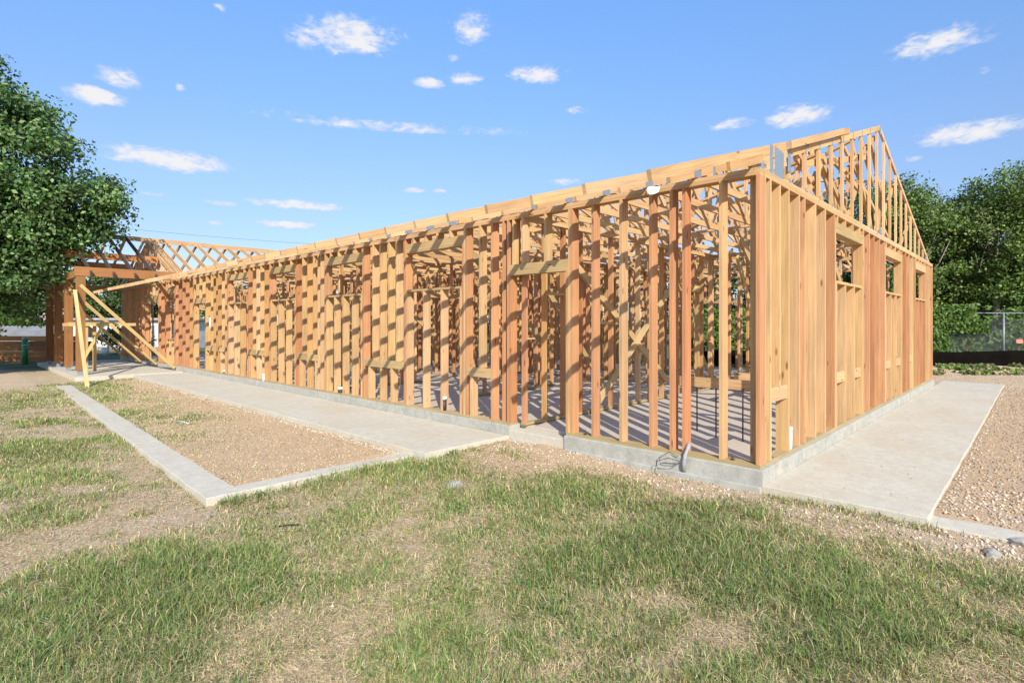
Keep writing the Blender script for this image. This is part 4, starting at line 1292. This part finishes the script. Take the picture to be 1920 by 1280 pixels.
# ------------------------------------------------------------------ lawn
def lawn_points(n, power, seed, dmax=17.5):
    r = np.random.default_rng(seed)
    d = 2.25 + (dmax - 2.25) * r.random(n) ** power
    lat = (r.random(n) * 2 - 1) * (d * 1.12 + .9)
    x = -5.77 + .6926 * lat + .7214 * d
    y = -2.045 - .721 * lat + .693 * d
    ok = np.ones(n, bool)
    for s in SLABS:
        ok &= ~inrect(x, y, s)
    ok &= (x < 1.2) & (y < 18.6) & ~inrect(x, y, R_BED_R)
    return x[ok], y[ok], d[ok], r
def build_grass():
    # upright blades
    x, y, d, r = lawn_points(1330000, 1.75, 2)
    L = lush(x, y)
    ok = r.random(len(x)) < np.clip(L * (.35 + .9 * vnoise(x, y, 9.0, 91)) + .015, 0, 1)
    x, y, L, d = x[ok], y[ok], L[ok], d[ok]
    n = len(x)
    z = ground_z(x, y)
    dry = r.random(n) < (.26 + .25 * (1 - L))
    tall = vnoise(x, y, 1.1, 44)
    h = (.022 + .075 * r.random(n) ** 1.5) * (.5 + .7 * L) * (.55 + .9 * tall)
    a = r.random(n) * 6.2832
    lean = np.where(dry, r.uniform(.5, 2.0, n), r.uniform(.15, 1.25, n))
    w = np.clip(.0008 + .00040 * d, .0015, .0065) * r.uniform(.7, 1.3, n)
    dx, dy = np.cos(a), np.sin(a)
    b = a + r.uniform(-.8, .8, n) + 1.57
    sx, sy = np.cos(b) * w, np.sin(b) * w
    V = np.empty((n, 5, 3))
    mx, my, mz = x + dx * lean * h * .28, y + dy * lean * h * .28, z + h * .58 / np.sqrt(1 + lean * lean * .3)
    tx, ty, tz = x + dx * lean * h * .95, y + dy * lean * h * .95, z + h / np.sqrt(1 + lean * lean)
    zb = z - .006
    V[:, 0] = np.stack([x - sx, y - sy, zb], -1); V[:, 1] = np.stack([x + sx, y + sy, zb], -1)
    V[:, 2] = np.stack([mx - sx * .8, my - sy * .8, mz], -1); V[:, 3] = np.stack([mx + sx * .8, my + sy * .8, mz], -1)
    V[:, 4] = np.stack([tx, ty, tz], -1)
    i = np.arange(n)[:, None] * 5
    F = np.stack([i + 0, i + 1, i + 3, i + 2, i + 2, i + 3, i + 4], -1).reshape(-1)
    ls = (np.arange(n)[:, None] * 7 + np.array([[0, 4]])).ravel()
    lt_ = np.tile([4, 3], n)
    g = np.array([.20, .268, .078])[None] * r.uniform(.5, 1.45, (n, 1)) * np.stack([1 + .2 * r.normal(size=n), np.ones(n), 1 + .2 * r.normal(size=n)], -1)
    g = g * (.75 + .5 * vnoise(x, y, .8, 71)[:, None])
    s = np.array([.64, .51, .28])[None] * r.uniform(.55, 1.25, (n, 1)) * (1 + r.normal(size=(n, 3)) * .06)
    c = np.where(dry[:, None], s, g).clip(.01, .75)
    cols = np.repeat(np.concatenate([c, np.ones((n, 1))], 1), 5, axis=0)
    # matted straw lying on the soil, one sliver each
    x2, y2, d2, r = lawn_points(720000, 1.75, 4)
    L2 = lush(x2, y2)
    bare = np.clip((-x2 - .1) / .8, .12, 1) * np.where(x2 > -.6, np.clip((x2 * 0 + .5), 0, 1), 1)
    bare = np.where(inrect(x2, y2, R_BED_F), .10, bare)
    ok = r.random(len(x2)) < np.clip((.30 + .5 * vnoise(x2, y2, 2.2, 17)) * bare, 0, 1)
    x2, y2, d2, L2 = x2[ok], y2[ok], d2[ok], L2[ok]
    m = len(x2)
    z2 = ground_z(x2, y2)
    a = r.random(m) * 6.2832
    ln = r.uniform(.025, .085, m)
    w = np.clip(.0007 + .00042 * d2, .0013, .006) * r.uniform(.7, 1.3, m)
    ca, sa = np.cos(a), np.sin(a)
    V2 = np.empty((m, 3, 3))
    zl = z2 + .002 + .014 * r.random(m)
    V2[:, 0] = np.stack([x2 - sa * w, y2 + ca * w, zl], -1)
    V2[:, 1] = np.stack([x2 + sa * w, y2 - ca * w, zl + .001], -1)
    V2[:, 2] = np.stack([x2 + ca * ln, y2 + sa * ln, zl + r.uniform(-.008, .016, m)], -1)
    c2 = np.array([.68, .53, .31])[None] * r.uniform(.5, 1.2, (m, 1)) * (1 + r.normal(size=(m, 3)) * .05)
    gm = r.random(m) < .22 * L2
    c2[gm] = np.array([.26, .30, .12])[None] * r.uniform(.6, 1.3, (gm.sum(), 1))
    cols2 = np.repeat(np.concatenate([c2.clip(.01, .8), np.ones((m, 1))], 1), 3, axis=0)
    VV = np.concatenate([V.reshape(-1, 3), V2.reshape(-1, 3)])
    FF = np.concatenate([F, np.arange(m * 3) + n * 5])
    LS = np.concatenate([ls, n * 7 + np.arange(m) * 3])
    LT = np.concatenate([lt_, np.full(m, 3)])
    me = mesh_np('grass', VV, FF, LS, LT, np.concatenate([cols, cols2]), GRASS)
    tag(link_mesh('grass', me, None), 'patchy half dry lawn grass in front of the frame', kind='stuff')
    return (n, m)
NG = build_grass()

def lawn_weeds():
    r = np.random.default_rng(33)
    pts, cols = [], []
    for k in range(130):
        d = 2.6 + 8 * r.random() ** 1.3
        lat = (r.random() * 2 - 1) * d * .95
        c = P(lat, d)
        if float(lush(c.x, c.y)) < .25 or c.x > -.15: continue
        n = int(r.uniform(14, 46)); rad = r.uniform(.04, .13)
        q = r.normal(size=(n, 2)) * rad
        x, y = c.x + q[:, 0], c.y + q[:, 1]
        pts.append(np.stack([x, y, ground_z(x, y) + .015 + .04 * r.random(n)], -1))
        base = (.12, .19, .05) if r.random() < .7 else (.22, .25, .09)
        cols.append(palette(n, 400 + k, base, .25))
    pts, cols = np.concatenate(pts), np.concatenate(cols)
    n = len(pts)
    v, f, c = leaf_cloud(pts, np.tile([[0, 0, 1.0]], (n, 1)), .024, cols, 35, .2, .55)
    nf = len(f) // 3
    tag(link_mesh('weeds', mesh_np('weeds', v, f, np.arange(nf) * 3, np.full(nf, 3), c, GRASS), None), 'small broad leaved weeds growing among the lawn grass', kind='stuff')
lawn_weeds()

ROCK_V = np.array([(1, 0, 0), (-1, 0, 0), (0, 1, 0), (0, -1, 0), (0, 0, .75), (0, 0, -.75)], float)
ROCK_F = np.array([(0, 2, 4), (2, 1, 4), (1, 3, 4), (3, 0, 4), (2, 0, 5), (1, 2, 5), (3, 1, 5), (0, 3, 5)])
def pebbles(name, x, y, size, pal, seed, label):
    r = np.random.default_rng(seed)
    n = len(x)
    z = ground_z(x, y)
    V = ROCK_V[None] * (size[:, None, None]) * (1 + r.normal(size=(n, 6, 3)) * .22)
    a = r.random(n) * 6.28
    ca, sa = np.cos(a)[:, None], np.sin(a)[:, None]
    X, Y = V[..., 0] * ca - V[..., 1] * sa, V[..., 0] * sa + V[..., 1] * ca * .8
    V = np.stack([X + x[:, None], Y + y[:, None], V[..., 2] * .8 + (z + size * .22)[:, None]], -1)
    F = (ROCK_F[None] + (np.arange(n) * 6)[:, None, None]).reshape(-1)
    pal = np.array(pal)
    c = pal[r.integers(0, len(pal), n)] * r.uniform(.7, 1.2, (n, 1))
    cols = np.repeat(np.concatenate([c, np.ones((n, 1))], 1), 6, axis=0)
    nf = n * 8
    me = mesh_np(name, V.reshape(-1, 3), F, np.arange(nf) * 3, np.full(nf, 3), cols, STONE)
    tag(link_mesh(name, me, None), label, kind='stuff')
def scatter_rect(n, rect, seed, p=1.0):
    r = np.random.default_rng(seed)
    x = rect[0] + (rect[1] - rect[0]) * r.random(n)
    y = rect[2] + (rect[3] - rect[2]) * r.random(n) ** p
    return x, y, r
x, y, r = scatter_rect(13000, (-3.66, -1.6, 3.97, 17.5), 1, 1.5)
pebbles('gravel', x, y, .004 + .012 * r.random(len(x)) ** 2.6, [(.56, .40, .225), (.60, .45, .27), (.52, .365, .195), (.62, .52, .36), (.48, .335, .18)], 2, 'orange tan gravel bed beside the front walkway')
x, y, r = scatter_rect(34000, (.33, 13.8, -4.6, -1.42), 3)
y = -1.42 - (-1.42 - y)
pebbles('gravel', x, y, .005 + .016 * r.random(len(x)) ** 2.6, [(.42, .30, .165), (.48, .36, .22), (.34, .305, .25), (.29, .28, .255), (.51, .43, .30), (.42, .275, .14)], 4, 'brown and grey gravel bed right of the side walkway')
x, y, r = scatter_rect(9000, (-2.6, -.05, -2.5, 3.5), 5)
keep = (r.random(len(x)) < np.clip(1.15 - np.abs(x + .2) / 1.7, .08, 1))
x, y = x[keep], y[keep]
pebbles('stone_chips', x, y, .005 + .016 * r.random(len(x)) ** 3, [(.58, .42, .28), (.62, .50, .37), (.50, .38, .26), (.66, .57, .46)], 6, 'crushed stone and clods along the front footing')
x, y, r = scatter_rect(7000, (-.5, 1.6, -5.5, -1.45), 7)
keep = ~inrect(x, y, (-.02, .32, -9, -1.3))
x, y = x[keep], y[keep]
pebbles('stone_chips', x, y, .006 + .018 * r.random(len(x)) ** 3, [(.58, .43, .30), (.62, .50, .38), (.50, .38, .27)], 8, 'pale stone chips in front of the right kerb')
x, y, r = scatter_rect(5000, (12.7, 19.5, -6, 4), 9)
pebbles('gravel', x, y, .010 + .02 * r.random(len(x)) ** 2, [(.50, .36, .24), (.56, .44, .32), (.42, .34, .27)], 10, 'tan gravel strip before the silt fence')
x, y, r = scatter_rect(2600, (-9, -1.5, -3, 16), 13)
keep = ~(inrect(x, y, R_WALK_F) | inrect(x, y, R_KERB_A) | inrect(x, y, R_KERB_B))
x, y = x[keep], y[keep]
pebbles('stone_chips', x, y, .004 + .016 * r.random(len(x)) ** 4, [(.60, .48, .36), (.52, .42, .32)], 14, 'scattered small stones through the lawn')

r = np.random.default_rng(71)
x = np.concatenate([-1.62 - .10 * r.random(1500) ** 1.5, -1.60 + r.random(160) * 1.3, -3.72 + .1 * r.random(700), .3 + r.random(700) * 12])
y = np.concatenate([3.95 + 14 * r.random(1500) ** 1.6, 3.7 + 9 * r.random(160), 3.95 + 12 * r.random(700) ** 1.5, -1.40 - .07 * r.random(700)])
pebbles('stone_chips', x, y, .006 + .016 * r.random(len(x)) ** 2.5, [(.60, .46, .31), (.64, .53, .40), (.52, .40, .28), (.40, .36, .30)], 15, 'loose chips gathered along the walkway edges')
def litter():
    r = np.random.default_rng(8)
    vs, fs = [], []
    for k in range(70):
        if k < 46: x, y, z = r.uniform(.3, 9), r.uniform(-1.25, -.1), -.148
        else: x, y, z = r.uniform(-1.5, -.1), 3.7 + 8 * r.random() ** 1.4, -.138
        l, a = r.uniform(.004, .013), r.uniform(0, 6.28)
        i = len(vs)
        for t, q in ((0, 1), (1.9, .6), (3.3, .9), (4.7, .5)):
            vs.append((x + math.cos(a + t) * l * q, y + math.sin(a + t) * l * q, z + .002))
        vs.append((x, y, z + .002 + l * .5))
        for q in range(4): fs.append((i + q, i + (q + 1) % 4, i + 4))
    me = bpy.data.meshes.new('litter'); me.from_pydata(vs, [], fs)
    tag(link_mesh('litter', me, plain_mat('leaf_litter', (.16, .11, .07), .9)), 'tiny dark bits of leaf and bark on the walkways', kind='stuff')
litter()
def fence_weeds():
    r = np.random.default_rng(19)
    n = 9000
    u = r.random(n) * FL
    off = 1.5 + 1.9 * r.random(n) ** 1.6
    px_ = FA.x + FD.x * u + FN.x * off; py_ = FA.y + FD.y * u + FN.y * off
    ok = vnoise(px_, py_, .9, 5) + .5 * vnoise(px_, py_, 3, 6) > .62
    px_, py_ = px_[ok], py_[ok]
    n = len(px_)
    z = ground_z(px_, py_)
    pts = np.stack([px_, py_, z + .03 + .05 * r.random(n)], -1)
    col = palette(n, 21, (.14, .20, .05), .3, (.42, .34, .2), .3)
    v, f, c = leaf_cloud(pts, np.tile([[0, 0, 1.0]], (n, 1)), .17, col, 22, .2, .8)
    nf = len(f) // 3
    tag(link_mesh('weeds', mesh_np('weeds', v, f, np.arange(nf) * 3, np.full(nf, 3), c, GRASS), None), 'low green weeds on the soil bank before the silt fence', kind='stuff')
fence_weeds()

def rock(loc, s, col, label, seed):
    bm = bmesh.new()
    bmesh.ops.create_icosphere(bm, subdivisions=2, radius=1)
    rr = random.Random(seed)
    ph = [rr.uniform(0, 6) for _ in range(6)]
    for v in bm.verts:
        c = v.co
        k = 1 + .16 * math.sin(c.x * 3 + ph[0]) + .14 * math.sin(c.y * 4 + ph[1]) + .12 * math.sin(c.z * 5 + ph[2]) + rr.uniform(-.06, .06)
        v.co = Vector((c.x * s[0], c.y * s[1], c.z * s[2])) * k
    me = bpy.data.meshes.new('rock'); bm.to_mesh(me); bm.free()
    o = link_mesh('rock', me, plain_mat('rock_stone', col, 1.0, spec=.02, noise=18), None, loc)
    tag(o, label, 'rock', 'loose rocks on the lawn')
def gz(x, y):
    return float(ground_z(np.array([x]), np.array([y]))[0])
for i, (x, y, s, col, lab) in enumerate([(-1.95, 2.5, (.13, .09, .05), (.34, .31, .27), 'flat grey rock on bare soil in front of the door gap'),
                                        (.02, -1.95, (.075, .07, .06), (.42, .39, .34), 'pale grey rounded rock below the right kerb corner'),
                                        (-.40, -1.80, (.08, .06, .04), (.36, .33, .28), 'grey rock half sunk left of the rounded one')]):
    rock((x, y, gz(x, y) + s[2] * .05), s, col, lab, 60 + i)
tw = tube_obj('twig', [(-3.76, 2.66, gz(-3.76, 2.66) + .022), (-3.70, 2.60, gz(-3.70, 2.60) + .028), (-3.62, 2.55, gz(-3.62, 2.55) + .022)], [.007, .009, .004], plain_mat('dark_twig', (.035, .03, .025), .8), None, 6)
tag(tw, 'short dark twig lying on the dry grass', 'twig')
st = tube_obj('stick', [(-2.95, 8.9, gz(-2.95, 8.9) + .02), (-2.85, 8.65, gz(-2.85, 8.65) + .02), (-2.83, 8.42, gz(-2.83, 8.42) + .015)], [.007, .009, .005], PVC, None, 6)
tag(st, 'curved white plastic strip lying in the front gravel bed', 'strip')
# dry leaves under the right kerb
def dry_leaves():
    r = random.Random(4)
    for i, (x, y, lab) in enumerate([(-.15, -2.05, 'rust brown dry leaf left of the pale rounded rock below the kerb'), (.02, -2.35, 'rust brown dry leaf right of the pale rounded rock'), (-.35, -2.45, 'rust brown dry leaf lowest of those below the right kerb'), (.12, -2.6, 'rust brown dry leaf nearest the right edge under the kerb')]):
        bm = bmesh.new()
        n = 10
        c = bm.verts.new((0, 0, .012))
        ring = [bm.verts.new((math.cos(6.283 * k / n) * (.045 if k % 2 else .024), math.sin(6.283 * k / n) * (.045 if k % 2 else .024), r.uniform(0, .022))) for k in range(n)]
        for k in range(n):
            bm.faces.new((c, ring[k], ring[(k + 1) % n]))
        me = bpy.data.meshes.new('dry_leaf'); bm.to_mesh(me); bm.free()
        o = link_mesh('dry_leaf', me, DRYL, None, (x, y, gz(x, y) + .02))
        o.rotation_euler = (r.uniform(-.4, .4), r.uniform(-.4, .4), r.uniform(0, 6))
        o.modifiers.new('thick', 'SOLIDIFY').thickness = .001
        tag(o, lab, 'leaf', 'dry leaves below the right kerb')
DRYL = plain_mat('dry_leaf', (.26, .09, .035), .8)
dry_leaves()
print('grass blades', NG, 'objects', len(bpy.data.objects))
